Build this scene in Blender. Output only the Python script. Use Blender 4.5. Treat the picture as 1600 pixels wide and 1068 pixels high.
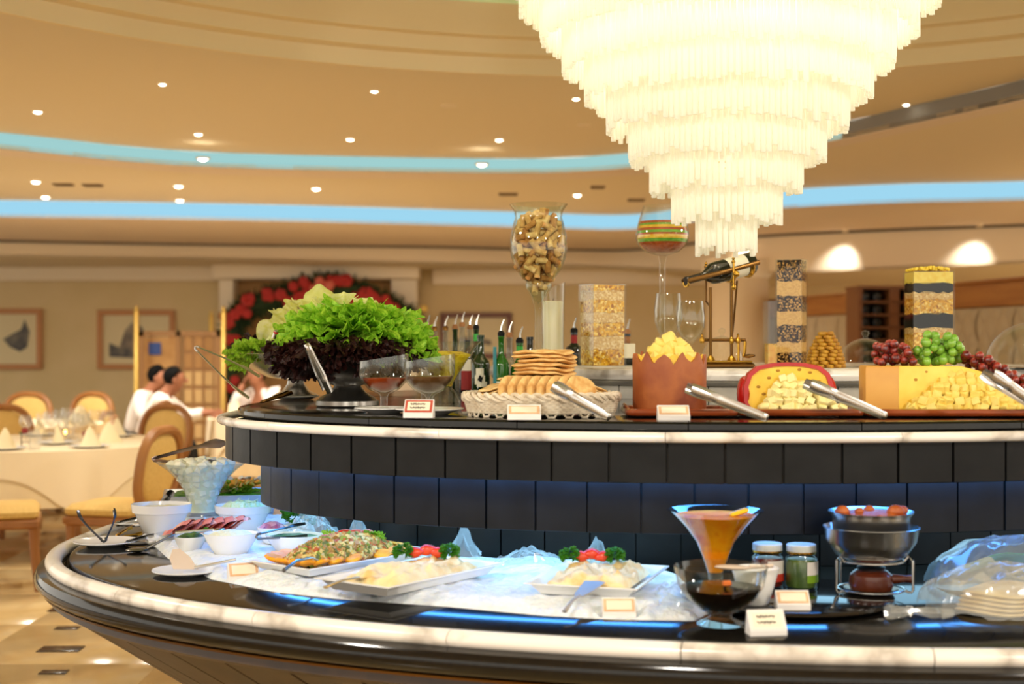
import bpy, bmesh, math, random
from math import sin, cos, pi, sqrt, radians, atan2
from mathutils import Vector, Matrix, Euler, noise
for o in list(bpy.data.objects): bpy.data.objects.remove(o)
S = bpy.context.scene; COL = S.collection
# ---------------------------------------------------------------- camera, world, exposure
F = 2222.2; CZ = 1.46                     # 50 mm lens on 36 mm film, image taken as 1600 x 1068, horizon at y 534
cd = bpy.data.cameras.new('camera'); cam = bpy.data.objects.new('camera', cd); COL.objects.link(cam)
cam.location = (0, 0, CZ); cam.rotation_euler = (pi/2, 0, 0)
cd.lens = 50; cd.sensor_width = 36; cd.clip_start = .05; cd.clip_end = 200
cd.dof.use_dof = True; cd.dof.focus_distance = 4.55; cd.dof.aperture_fstop = 2.4
S.camera = cam
W = bpy.data.worlds.new('world'); S.world = W; W.use_nodes = True
W.node_tree.nodes['Background'].inputs[0].default_value = (1, .925, .80, 1)
W.node_tree.nodes['Background'].inputs[1].default_value = 1.05
S.view_settings.view_transform = 'Standard'; S.view_settings.look = 'None'
S.view_settings.gamma = 1; S.view_settings.exposure = 0.7; S.view_settings.use_curve_mapping = False
S.cycles.max_bounces = 7; S.cycles.transparent_max_bounces = 24; S.cycles.sample_clamp_indirect = 4
S.cycles.caustics_reflective = False; S.cycles.caustics_refractive = False
LOW = .80; UP = 1.252; SH = 1.363         # heights of lower top, upper top, back shelf
def P(px, py, z):                          # pixel -> point on the level z
    d = (CZ - z)*F/(py - 534); return Vector(((px-800)/F*d, d, z))
def D(px, py, d): return Vector(((px-800)/F*d, d, CZ - (py-534)/F*d))
def XA(px, d): return (px-800)/F*d
# ---------------------------------------------------------------- materials
MATS = {}
def lin(c):
    return tuple((v/12.92 if v <= .04045 else ((v+.055)/1.055)**2.4) for v in c)
def M(name, col, rough=.5, metal=0, col2=None, scale=20, detail=3, bump=0, bscale=None, spec=.5, emit=None, es=0,
      trans=0, coat=0, sss=0, kind='noise', lo=.35, hi=.65, alpha=1, stretch=None):
    if name in MATS: return MATS[name]
    m = bpy.data.materials.new(name); m.use_nodes = True; nt = m.node_tree; b = nt.nodes['Principled BSDF']
    c = lin(col); b.inputs['Base Color'].default_value = (*c, 1)
    b.inputs['Roughness'].default_value = rough; b.inputs['Metallic'].default_value = metal
    b.inputs['Specular IOR Level'].default_value = spec; b.inputs['Coat Weight'].default_value = coat
    if trans: b.inputs['Transmission Weight'].default_value = trans
    if sss:
        b.inputs['Subsurface Weight'].default_value = sss; b.inputs['Subsurface Radius'].default_value = (.02, .015, .008)
        b.inputs['Subsurface Scale'].default_value = .5
    if emit: b.inputs['Emission Color'].default_value = (*lin(emit), 1); b.inputs['Emission Strength'].default_value = es
    if alpha < 1: b.inputs['Alpha'].default_value = alpha
    tc = None
    def coords():
        nonlocal tc
        if tc is None:
            t = nt.nodes.new('ShaderNodeTexCoord'); tc = t.outputs['Object']
            if stretch:
                mp = nt.nodes.new('ShaderNodeMapping'); mp.inputs['Scale'].default_value = stretch
                nt.links.new(tc, mp.inputs['Vector']); tc = mp.outputs[0]
        return tc
    def tex(k, sc):
        if k == 'voronoi':
            n = nt.nodes.new('ShaderNodeTexVoronoi'); n.inputs['Scale'].default_value = sc; out = n.outputs['Color']
        elif k == 'wave':
            n = nt.nodes.new('ShaderNodeTexWave'); n.inputs['Scale'].default_value = sc; n.inputs['Distortion'].default_value = 6
            n.inputs['Detail'].default_value = detail; out = n.outputs['Fac']
        else:
            n = nt.nodes.new('ShaderNodeTexNoise'); n.inputs['Scale'].default_value = sc; n.inputs['Detail'].default_value = detail; out = n.outputs['Fac']
        nt.links.new(coords(), n.inputs['Vector']); return out
    if col2:
        cols = col2 if isinstance(col2, list) else [col2]
        r = nt.nodes.new('ShaderNodeValToRGB'); e = r.color_ramp.elements
        allc = [c] + [lin(q) for q in cols]
        e[0].position = lo; e[0].color = (*allc[0], 1); e[1].position = hi; e[1].color = (*allc[-1], 1)
        for i, q in enumerate(allc[1:-1]):
            x = e.new(lo + (hi-lo)*(i+1)/(len(allc)-1)); x.color = (*q, 1)
        nt.links.new(tex(kind, scale), r.inputs[0]); nt.links.new(r.outputs[0], b.inputs['Base Color'])
    if bump:
        bn = nt.nodes.new('ShaderNodeBump'); bn.inputs['Strength'].default_value = bump; bn.inputs['Distance'].default_value = .01
        nt.links.new(tex('noise', bscale or scale), bn.inputs['Height']); nt.links.new(bn.outputs[0], b.inputs['Normal'])
    MATS[name] = m; return m
def thin_glass(name, tint=(1, 1, 1), refl=.035, edge=.8, rough=.02, haze=0, hazecol=(1, 1, 1)):
    m = bpy.data.materials.new(name); m.use_nodes = True; nt = m.node_tree; nt.nodes.clear()
    out = nt.nodes.new('ShaderNodeOutputMaterial'); tr = nt.nodes.new('ShaderNodeBsdfTransparent'); gl = nt.nodes.new('ShaderNodeBsdfGlossy')
    tr.inputs[0].default_value = (*tint, 1); gl.inputs['Roughness'].default_value = rough
    lw = nt.nodes.new('ShaderNodeLayerWeight'); lw.inputs[0].default_value = .45
    mr = nt.nodes.new('ShaderNodeMapRange'); mr.inputs[3].default_value = refl; mr.inputs[4].default_value = edge
    pw = nt.nodes.new('ShaderNodeMath'); pw.operation = 'POWER'; pw.inputs[1].default_value = 2.7
    nt.links.new(lw.outputs['Facing'], pw.inputs[0]); nt.links.new(pw.outputs[0], mr.inputs[0])
    mx = nt.nodes.new('ShaderNodeMixShader'); nt.links.new(mr.outputs[0], mx.inputs[0])
    nt.links.new(tr.outputs[0], mx.inputs[1]); nt.links.new(gl.outputs[0], mx.inputs[2]); sh = mx.outputs[0]
    if haze:
        df = nt.nodes.new('ShaderNodeBsdfDiffuse'); df.inputs[0].default_value = (*hazecol, 1)
        m2 = nt.nodes.new('ShaderNodeMixShader'); m2.inputs[0].default_value = haze
        nt.links.new(sh, m2.inputs[1]); nt.links.new(df.outputs[0], m2.inputs[2]); sh = m2.outputs[0]
    nt.links.new(sh, out.inputs[0]); MATS[name] = m; return m
GLASSH = thin_glass('table_glass', (.98, .98, .97), .05, .8, .03, .03, (1, .97, .9))
def emis(name, col, s):
    m = bpy.data.materials.new(name); m.use_nodes = True; nt = m.node_tree; nt.nodes.clear()
    out = nt.nodes.new('ShaderNodeOutputMaterial'); e = nt.nodes.new('ShaderNodeEmission')
    e.inputs[0].default_value = (*lin(col), 1); e.inputs[1].default_value = s; nt.links.new(e.outputs[0], out.inputs[0]); return m
def leafmat(name, c1, c2, scale=40, tr=.4):
    m = M(name, c1, .45, col2=c2, scale=scale, bump=.3)
    nt = m.node_tree; b = nt.nodes['Principled BSDF']; out = nt.nodes['Material Output']
    t = nt.nodes.new('ShaderNodeBsdfTranslucent'); mx = nt.nodes.new('ShaderNodeMixShader'); mx.inputs[0].default_value = tr
    src = b.inputs['Base Color'].links[0].from_socket; nt.links.new(src, t.inputs[0])
    nt.links.new(b.outputs[0], mx.inputs[1]); nt.links.new(t.outputs[0], mx.inputs[2]); nt.links.new(mx.outputs[0], out.inputs[0]); return m
GLASS = thin_glass('clear_glass', (.97, .98, .96)); GLASSG = thin_glass('pale_green_glass', (.95, .98, .95), .035, .65)
GLASST = thin_glass('jar_glass', (.98, .985, .97), .03, .4)
FILM = thin_glass('cling_film', (.93, .96, .98), .08, .6, .1, .12, (.7, .86, 1))
BAG = thin_glass('plastic_bag', (.95, .95, .93), .06, .5, .15, .16, (.9, .9, .85))
STEEL = M('brushed_steel', (.80, .79, .77), .25, 1); DSTEEL = M('dark_pewter', (.50, .49, .47), .32, 1)
BRASS = M('brass', (.80, .62, .25), .25, 1); DBRASS = M('aged_brass', (.45, .32, .16), .3, 1)
BLK = M('black_granite', (.055, .048, .04), .1, 0, col2=(.10, .09, .075), scale=90, spec=.42)
SLATE = M('black_slate_tile', (.05, .052, .055), .36, 0, col2=(.085, .088, .09), scale=9, bump=.12, bscale=14, spec=.22)
GROUT = M('grout', (.17, .16, .15), .9); DARK = M('dark_void', (.03, .03, .03), .9)
WHITEM = M('white_marble', (.95, .92, .88), .2, 0, col2=[(.95, .92, .88), (.95, .92, .88), (.76, .72, .67), (.94, .91, .86), (.95, .92, .88), (.95, .92, .88)], scale=2.6, detail=5, lo=.36, hi=.66)
SHELFM = M('grey_white_marble', (.80, .77, .70), .3, 0, col2=(.66, .64, .6), scale=7, detail=5)
PORC = M('white_porcelain', (.93, .92, .90), .15, spec=.6)
CLOTH = M('ivory_tablecloth', (.94, .86, .70), .9); NAPK = M('cream_napkin', (.96, .90, .74), .9)
WOODC = M('chair_wood', (.68, .47, .26), .45, col2=(.60, .39, .20), scale=6, stretch=(1, 1, .2))
UPH = M('chair_upholstery', (.88, .74, .44), .85, col2=(.84, .69, .39), scale=60)
BOARD = M('red_brown_wood', (.45, .17, .07), .25, col2=[(.56, .25, .10), (.32, .11, .05)], scale=9, coat=.4, stretch=(.3, 2, 2))
PANEL = M('skirt_wood', (.20, .135, .08), .35, col2=(.27, .19, .115), scale=5, stretch=(2, 2, .6), detail=5)
CARD = M('cream_card', (.93, .88, .78), .6); CARDW = M('white_plastic', (.92, .90, .88), .4); WOODL = M('pale_pine', (.80, .62, .40), .6, col2=(.72, .53, .32), scale=12, stretch=(1, 6, 6))
# ---------------------------------------------------------------- mesh helpers
class MB:
    def __init__(s): s.v = []; s.f = []
    def add(s, v, f):
        n = len(s.v); s.v += [tuple(q) for q in v]; s.f += [tuple(i+n for i in q) for q in f]; return s
    def box(s, c, d, rot=None, bev=0):
        hx, hy, hz = d[0]/2, d[1]/2, d[2]/2
        if bev:
            b = min(bev, hx*.9, hy*.9, hz*.9); vs = []
            for z, k in ((-hz, b), (-hz+b, 0), (hz-b, 0), (hz, b)):
                x, y = hx-k, hy-k; e = b*.7
                vs += [(-x+e, -y, z), (x-e, -y, z), (x, -y+e, z), (x, y-e, z), (x-e, y, z), (-x+e, y, z), (-x, y-e, z), (-x, -y+e, z)]
            fs = [tuple(range(7, -1, -1)), tuple(range(24, 32))]
            for r in range(3):
                for i in range(8): j = (i+1) % 8; fs.append((r*8+i, r*8+j, r*8+8+j, r*8+8+i))
        else:
            vs = [(x, y, z) for z in (-hz, hz) for x, y in ((-hx, -hy), (hx, -hy), (hx, hy), (-hx, hy))]
            fs = [(3, 2, 1, 0), (4, 5, 6, 7), (0, 1, 5, 4), (1, 2, 6, 5), (2, 3, 7, 6), (3, 0, 4, 7)]
        R = Euler(rot).to_matrix() if rot else None
        vs = [(R @ Vector(v) if R else Vector(v)) + Vector(c) for v in vs]
        return s.add(vs, fs)
    def lathe(s, prof, seg=32, c=(0, 0, 0), sx=1, sy=1, fn=None):
        vs = []; fs = []; n = len(prof)
        for i in range(seg):
            a = 2*pi*i/seg
            for r, z in prof:
                p = Vector((r*cos(a)*sx + c[0], r*sin(a)*sy + c[1], z + c[2]))
                vs.append(fn(p, a) if fn else p)
        for i in range(seg):
            j = (i+1) % seg
            for k in range(n-1): fs.append((i*n+k, j*n+k, j*n+k+1, i*n+k+1))
        if prof[0][0] > 1e-6 and prof[0] != prof[-1]: fs.append(tuple(i*n for i in range(seg-1, -1, -1))) if s.capb else None
        if prof[-1][0] > 1e-6 and prof[0] != prof[-1]: fs.append(tuple(i*n+n-1 for i in range(seg))) if s.capt else None
        return s.add(vs, fs)
    capb = True; capt = True
    def tube(s, path, r, seg=8, closed=False, caps=True, flat=1, up=None):
        pts = [Vector(p) for p in path]; n = len(pts); rr = r if isinstance(r, (list, tuple)) else [r]*n
        vs = []; fs = []; prev = None
        for i, p in enumerate(pts):
            if closed: t = pts[(i+1) % n] - pts[i-1]
            else: t = pts[min(i+1, n-1)] - pts[max(i-1, 0)]
            t.normalize()
            if prev is None:
                u = Vector(up) if up else (Vector((0, 0, 1)) if abs(t.z) < .9 else Vector((1, 0, 0)))
            else: u = prev
            a = (u - t*u.dot(t)); a = a.normalized() if a.length > 1e-6 else t.orthogonal().normalized()
            b = t.cross(a); prev = a
            for k in range(seg):
                w = 2*pi*k/seg; vs.append(p + a*(cos(w)*rr[i]*flat) + b*(sin(w)*rr[i]))
        m = n if closed else n-1
        for i in range(m):
            j = (i+1) % n
            for k in range(seg): l = (k+1) % seg; fs.append((i*seg+k, i*seg+l, j*seg+l, j*seg+k))
        if caps and not closed: fs.append(tuple(range(seg-1, -1, -1))); fs.append(tuple((n-1)*seg+k for k in range(seg)))
        return s.add(vs, fs)
    def ell(s, c, r, seg=14, rings=8, fn=None):
        vs = []; fs = []
        for i in range(rings+1):
            ph = pi*i/rings - pi/2
            for k in range(seg):
                a = 2*pi*k/seg; p = Vector((c[0]+r[0]*cos(ph)*cos(a), c[1]+r[1]*cos(ph)*sin(a), c[2]+r[2]*sin(ph)))
                vs.append(fn(p) if fn else p)
        for i in range(rings):
            for k in range(seg): l = (k+1) % seg; fs.append((i*seg+k, i*seg+l, (i+1)*seg+l, (i+1)*seg+k))
        return s.add(vs, fs)
    def grid(s, nu, nv, fn):
        vs = [fn(i/nu, j/nv) for j in range(nv+1) for i in range(nu+1)]
        fs = [(j*(nu+1)+i, j*(nu+1)+i+1, (j+1)*(nu+1)+i+1, (j+1)*(nu+1)+i) for j in range(nv) for i in range(nu)]
        return s.add(vs, fs)
    def prism(s, poly, z0, z1):
        n = len(poly); vs = [(x, y, z0) for x, y in poly] + [(x, y, z1) for x, y in poly]
        fs = [tuple(range(n-1, -1, -1)), tuple(range(n, 2*n))] + [(i, (i+1) % n, n+(i+1) % n, n+i) for i in range(n)]
        return s.add(vs, fs)
    def xprism(s, poly, y0, y1):                # polygon in XZ, pushed along Y
        n = len(poly); vs = [(x, y0, z) for x, z in poly] + [(x, y1, z) for x, z in poly]
        fs = [tuple(range(n)), tuple(range(2*n-1, n-1, -1))] + [(i, n+i, n+(i+1) % n, (i+1) % n) for i in range(n)]
        return s.add(vs, fs)
    def mesh(s, name, smooth=40):
        me = bpy.data.meshes.new(name); me.from_pydata(s.v, [], s.f); me.validate()
        bm = bmesh.new(); bm.from_mesh(me); bmesh.ops.remove_doubles(bm, verts=bm.verts, dist=1e-6)
        bmesh.ops.recalc_face_normals(bm, faces=bm.faces); bm.to_mesh(me); bm.free()
        if smooth:
            me.polygons.foreach_set('use_smooth', [True]*len(me.polygons)); me.set_sharp_from_angle(angle=radians(smooth))
        me.update(); return me
def obj(name, data, mat, parent=None, loc=(0, 0, 0), rot=(0, 0, 0), scale=None, smooth=40):
    me = data.mesh(name, smooth) if isinstance(data, MB) else data
    if mat is not None and not me.materials: me.materials.append(mat)
    o = bpy.data.objects.new(name, me); COL.objects.link(o); o.location = loc; o.rotation_euler = rot
    if scale: o.scale = scale if hasattr(scale, '__len__') else (scale,)*3
    if parent: o.parent = parent
    return o
def tag(o, label, cat, group=None):
    o['label'] = label; o['category'] = cat
    if group: o['group'] = group
    return o
def thing(name, label, cat, loc=(0, 0, 0), rz=0, group=None, rot=None):
    o = bpy.data.objects.new(name, None); COL.objects.link(o); o.empty_display_size = .02
    o.location = loc; o.rotation_euler = rot if rot else (0, 0, rz); return tag(o, label, cat, group)
def struct(name, data, mat, loc=(0, 0, 0), rot=(0, 0, 0), smooth=40):
    o = obj(name, data, mat, None, loc, rot, smooth=smooth); o['kind'] = 'structure'; return o
def stuff(o): o['kind'] = 'stuff'; return o
def clone(root, loc=None, rot=None, label=None, scale=None):
    r = root.copy(); COL.objects.link(r)
    if loc is not None: r.location = loc
    if rot is not None: r.rotation_euler = rot
    if scale: r.scale = (scale,)*3
    if label: r['label'] = label
    for ch in list(root.children):
        c = ch.copy(); COL.objects.link(c); c.parent = r
        for g in list(ch.children):
            d = g.copy(); COL.objects.link(d); d.parent = c
    return r
def cr(pts, n):                              # Catmull-Rom through points
    pts = [Vector(p) for p in pts]; q = [pts[0]*2-pts[1]] + pts + [pts[-1]*2-pts[-2]]; out = []
    m = len(pts)-1
    for k in range(n+1):
        t = k/n*m; i = min(int(t), m-1); t -= i; a, b, c, d = q[i:i+4]
        out.append(.5*((2*b) + (c-a)*t + (2*a-5*b+4*c-d)*t*t + (3*b-a-3*c+d)*t**3))
    return out
def light(name, kind, loc, power, col, size=.1, rot=None, spot=None, blend=.6, parent=None):
    l = bpy.data.lights.new(name, kind); l.energy = power; l.color = col
    if kind == 'AREA': l.size = size
    else: l.shadow_soft_size = size
    if spot: l.spot_size = radians(spot); l.spot_blend = blend
    o = bpy.data.objects.new(name, l); COL.objects.link(o); o.location = loc
    if rot: o.rotation_euler = rot
    if parent: o.parent = parent
    return o
WARM = (1, .80, .55); WARM2 = (1, .93, .82)
# ================================================================ ROOM
R0 = random.Random(5)
WALLC = M('tan_wall_paint', (.85, .75, .56), .85, col2=(.83, .73, .53), scale=2); CREAM = M('cream_plaster', (.95, .88, .76), .8)
CEILM = M('ceiling_plaster', (.93, .865, .745), .85); CEILP = M('pinkish_plaster', (.93, .86, .79), .8); DOMEM = M('green_light_dome_paint', (.88, .95, .80), .8)
MARF = M('cream_floor_marble', (.90, .79, .58), .18, col2=[(.88, .76, .54), (.83, .70, .47)], scale=2.2, detail=6, spec=.5)
INSET = M('dark_floor_inset', (.19, .14, .09), .25, col2=(.25, .19, .13), scale=20)
fl = struct('floor', MB().box((0, 9, -.06), (26, 26, .1)), GROUT)
slab = MB().box((0, 0, 0), (.8985, .8985, .014), bev=.003).mesh('slab'); slab.materials.append(MARF)
for i in range(-7, 3):
    for j in range(0, 16):
        if abs(i*.9-.1) < 12: obj('slab', slab, None, fl, (i*.9 - .25, 4.2 + j*.9, -.007))
big = struct('floor_border', MB().box((0, -1.2, -.012), (26, 9.9, .01)).box((8, 9, -.0125), (12.0, 24, .01)), MARF); big.name = 'trim_9'
insets = [(107, 952, .2), (105, 981, .12), (95, 1014, .2), (84, 1050, .12), (120, 925, .12), (125, 905, .2), (70, 1095, .2), (135, 890, .12)]
for k, (px, py, s) in enumerate(insets):
    q = P(px, py, 0); obj('inset_tile', MB().box((0, 0, 0), (s, s*.62, .008), bev=.002), INSET, fl, (q.x, q.y, .0005), (0, 0, .02))
struct('wall_back', MB().box((0, 19.95, 1.6), (26, .3, 3.4)), WALLC)
corn = struct('trim_1', MB().box((-7.0, 19.72, 2.43), (10.4, .16, .24)).box((-7.0, 19.66, 2.33), (10.4, .06, .04)).box((5.4, 19.75, 2.36), (13, .12, .2)), CREAM)
# ceiling curves measured in the picture, each lying on its own level
Z1, Z2, Z3 = 2.69, 2.855, 2.97
def pcurve(pts, z, n=60):
    c = cr([(x, y, 0) for x, y in pts], n); return [P(p.x, p.y, z) for p in c]
fas = pcurve([(-420, 366), (0, 375), (350, 381), (660, 384), (900, 389), (1010, 387), (1180, 368), (1400, 357), (1600, 350), (2000, 336)], Z1)
fbz = cr([(-420, 394, 0), (0, 401, 0), (335, 405, 0), (660, 411, 0), (900, 416, 0), (1010, 420, 0), (1180, 427, 0), (1400, 419, 0), (1600, 411, 0), (2000, 397, 0)], 60)
far = pcurve([(-420, 336), (0, 339), (300, 343), (500, 347), (800, 355), (985, 359), (1100, 344), (1220, 326), (1400, 317), (1600, 313), (2000, 300)], Z1)
mid = pcurve([(-420, 196), (0, 232), (200, 252), (400, 263), (800, 270), (985, 262), (1130, 247), (1290, 222), (1440, 190), (1600, 155), (2000, 62)], Z2)
def vface(c, z0, z1, t=.04):
    m = MB(); n = len(c)
    vs = []
    for i, p in enumerate(c):
        a = z0[i] if isinstance(z0, list) else z0
        vs += [(p.x, p.y, a), (p.x, p.y, z1), (p.x, p.y+t, z1), (p.x, p.y+t, a)]
    fs = []
    for i in range(n-1):
        for k in range(4): l = (k+1) % 4; fs.append((i*4+k, i*4+l, i*4+4+l, i*4+4+k))
    fs += [(0, 1, 2, 3), (n*4-1, n*4-2, n*4-3, n*4-4)]
    return m.add(vs, fs)
def hband(c0, c1, z, t=.03):                 # level strip between two curves (z one number or list)
    n = len(c0); vs = []
    for i in range(n):
        a = z[i] if isinstance(z, list) else z
        vs += [(c0[i].x, c0[i].y, a), (c1[i].x, c1[i].y, a), (c1[i].x, c1[i].y, a+t), (c0[i].x, c0[i].y, a+t)]
    fs = []
    for i in range(n-1):
        for k in range(4): l = (k+1) % 4; fs.append((i*4+k, i*4+l, i*4+4+l, i*4+4+k))
    return MB().add(vs, fs)
zb = [CZ + (534-fbz[i].y)/F*fas[i].y for i in range(61)]
struct('trim_2', vface(fas, zb, Z1-.012), CREAM)
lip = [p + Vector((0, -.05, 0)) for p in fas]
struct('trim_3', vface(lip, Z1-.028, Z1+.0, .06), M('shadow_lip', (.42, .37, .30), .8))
wallc = [Vector((p.x*19.9/p.y, 19.9, 0)) for p in fas]
struct('ceiling_soffit', hband(fas, wallc, zb), CEILM).name = 'trim_4'
struct('ceiling_1', hband(far, fas, Z1+.001), CEILP)
struct('ceiling_2', hband(mid, far, Z2+.001), CEILM)
BLUE = emis('cove_blue', (.56, .76, .85), .78); BLUE2 = emis('cove_cyan', (.60, .78, .78), .68); GREYC = M('unlit_cove', (.55, .54, .52), .6)  # the cove faces glow themselves, standing in for hidden strip lights
tag(obj('glowing_cove_face', vface(far, Z1+.002, Z2, .05), BLUE), 'long sky blue cove face given its own glow low on the far ceiling step', 'light')
lm = [p for p in mid]; k0 = 44
tag(obj('glowing_cove_face', vface(lm[:k0], Z2+.002, Z3, .05), BLUE2), 'pale cyan cove face given its own glow on the ceiling step above the chandelier side', 'light')
bpy.data.objects['glowing_cove_face.001']['label'] = 'pale cyan curved cove face given its own glow between two rows of ceiling downlights'
struct('trim_5', vface(lm[k0-1:], Z2+.002, Z3, .05), GREYC)
mid_in = [p + Vector((0, -.13, 0)) for p in mid]
struct('trim_6', hband([p + Vector((0, .02, 0)) for p in mid], [p + Vector((0, .5, 0)) for p in mid], Z2-.004, .004), CEILP)
# main ceiling plane with the round opening over the counter
RC = Vector((.665, 4.36)); RR = 3.56
m = MB(); n = 96; vs = []; fs = []
for i in range(n):
    a = 2*pi*i/n; dx, dy = cos(a), sin(a); vs.append((RC.x+RR*dx, RC.y+RR*dy, Z3))
    t = 30.0                                       # ray to the outer border: mid curve in front, box elsewhere
    q = None
    for k in range(60):
        A, B = mid[k], mid[k+1]; ex, ey = B.x-A.x, B.y-A.y; det = dx*(-ey)+dy*ex
        if abs(det) < 1e-9: continue
        wx, wy = A.x-RC.x, A.y-RC.y; tt = (wx*(-ey)+wy*ex)/det; uu = (dx*wy-dy*wx)/det
        if tt > 0 and -1e-6 <= uu <= 1+1e-6: t = min(t, tt)
    if t > 29:
        for lim, dd in ((12, dx), (-12, dx)):
            if dd*lim > 1e-9: t = min(t, (lim-RC.x)/dd) if (lim-RC.x)/dd > 0 else t
        if dy < -1e-6: t = min(t, (-4-RC.y)/dy)
        if dy > 1e-6: t = min(t, (7.5-RC.y)/dy) if abs(dx) > .5 else t
    t = max(t, RR+.1); vs.append((RC.x+t*dx, RC.y+t*dy, Z3))
for i in range(n): j = (i+1) % n; fs.append((2*i, 2*i+1, 2*j+1, 2*j))
struct('ceiling_3', m.add(vs, fs), CEILM, smooth=0)
# moulded ring and dome
ring = MB(); ring.capb = ring.capt = False
ring.lathe([(RR+.06, Z3), (RR+.05, Z3-.03), (RR, Z3-.035), (RR-.02, Z3+.01), (RR-.03, Z3+.05), (RR-.10, Z3+.06), (RR-.12, Z3+.10), (RR-.14, Z3+.13), (RR-.2, Z3+.135), (RR-.22, Z3+.16), (RR-.34, Z3+.24), (RR-.36, Z3+.27)], 96, (RC.x, RC.y, 0))
struct('trim_7', ring, M('ring_cream', (.96, .88, .71), .7), smooth=25)
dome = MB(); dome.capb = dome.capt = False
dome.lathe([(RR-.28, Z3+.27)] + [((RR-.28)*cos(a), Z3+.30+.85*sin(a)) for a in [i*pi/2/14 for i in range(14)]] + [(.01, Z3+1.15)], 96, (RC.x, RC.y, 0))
struct('ceiling_4', dome, DOMEM, smooth=60)  # greenish light on the dome is put into its paint colour
# downlights
LAMP = emis('downlight_lens', (1, .96, .86), 9)
lensm = MB().lathe([(0, .004), (.028, .002), (.033, -.004), (.024, -.014), (0, -.02)], 20).mesh('lens'); lensm.materials.append(LAMP)
rimb = MB(); rimb.capb = rimb.capt = False
rimb.lathe([(.034, .004), (.036, -.008), (.046, -.006), (.05, .004)], 24); rimm = rimb.mesh('trim_ring'); rimm.materials.append(CREAM)
def downlight(px, py, z, label, s=1.0, power=0):
    q = P(px, py, z); t = thing('ceiling_downlight', label, 'light', q, 0, 'round downlights recessed in the ceiling'); t.scale = (s,)*3
    obj('lens', lensm, None, t); obj('trim_ring', rimm, None, t)
    if power: light('downlight_beam', 'SPOT', (0, 0, -.05), power, WARM2, .05, (radians(32), 0, 0) if power > 100 else None, 130, .9, t)
    return q
LB = 'small round downlight on the open ceiling between the ring moulding and cyan cove'
for px, py, pw in [(254, 131, 60), (59, 174, 60), (310, 209, 0), (585, 142, 60), (547, 217, 0), (780, 218, 0), (900, 154, 60), (1416, 163, 0)]: downlight(px, py, Z3-.002, LB, .62 if py < 170 else .8, pw)
LB2 = 'small round downlight on the ceiling strip between the cyan and blue coves'
for px, py, pw in [(317, 247, 0), (753, 256, 0), (56, 283, 125), (71, 307, 0), (279, 290, 125), (281, 312, 0), (494, 294, 125), (902, 304, 165)]: downlight(px, py, Z2-.002, LB2, 1.1, pw)
LB3 = 'faint unlit downlight on the ceiling strip between the cyan and blue coves'
for px, py in [(667, 321), (701, 165), (913, 196)]:
    z = Z2 if py > 280 else Z3; q = P(px, py, z-.002); t = thing('ceiling_downlight', LB3 if py > 280 else 'faint unlit downlight beside the chandelier tubes', 'light', q, 0, 'round downlights recessed in the ceiling')
    obj('lens', MB().lathe([(0, -.004), (.03, -.006), (.036, 0)], 16), CREAM, t); obj('trim_ring', rimm, None, t)
for px, py, w in [(99, 288, .13), (145, 289, .13), (794, 303, .14), (934, 292, .1), (994, 312, .13)]:
    q = P(px, py, Z2-.004); t = thing('ceiling_vent', 'small dark air vent in the ceiling near the blue cove', 'vent', q, 0, 'dark air vents in the ceiling')
    obj('grille', MB().box((0, 0, 0), (w*1.3, .12, .012), bev=.003), M('vent_grey', (.55, .45, .33), .7), t)
    for k in range(4): obj('slat', MB().box((0, -.045+.03*k, -.009), (w*1.2, .012, .008)), M('vent_slat', (.45, .36, .26), .7), t)
# wash lamps that light the fascia on the right
for px, py in [(1303, 384), (1503, 381), (1140, 389)]:
    i = min(range(61), key=lambda k: abs(800+fas[k].x/fas[k].y*F-px)); q = fas[i]
    t = thing('wall_washer', 'small lamp under the ceiling lip throwing a bright pool on the fascia', 'light', (q.x, q.y-.3, Z1-.02), 0, 'fascia wash lamps')
    obj('housing', MB().lathe([(0, .03), (.03, .03), (.035, -.01), (.03, -.015), (0, -.01)], 16), CREAM, t)
    light('wash_beam', 'SPOT', (0, 0, -.03), 30, (1, .95, .88), .05, (radians(38), 0, 0), 70, 1, t)
# added downlights, all out of view, that brighten the counter and its food
for a in range(0, 360, 40):
    r = radians(a+15); q = Vector((RC.x+(RR+.5)*cos(r), RC.y+(RR+.5)*sin(r), Z3-.002)); y = 534-(q.z-CZ)*F/q.y if q.y > .3 else -999
    if y > 0: continue
    t = thing('ceiling_downlight', 'unseen round downlight added outside the ring moulding to light the counter', 'light', q, 0, 'round downlights recessed in the ceiling')
    obj('lens', lensm, None, t); obj('trim_ring', rimm, None, t)
    d = ((Vector((RC.x-.25, 3.55, .85)) if (a//40) % 2 else Vector((RC.x-.1, 4.7, 1.4))) if q.y < RC.y else Vector((RC.x-.2, RC.y+.1, 1.0))) - q
    light('downlight_beam', 'SPOT', (0, 0, -.05), 165 if q.y < RC.y else 80, WARM2, .12, d.to_track_quat('-Z', 'Y').to_euler(), 75, .9, t)
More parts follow.
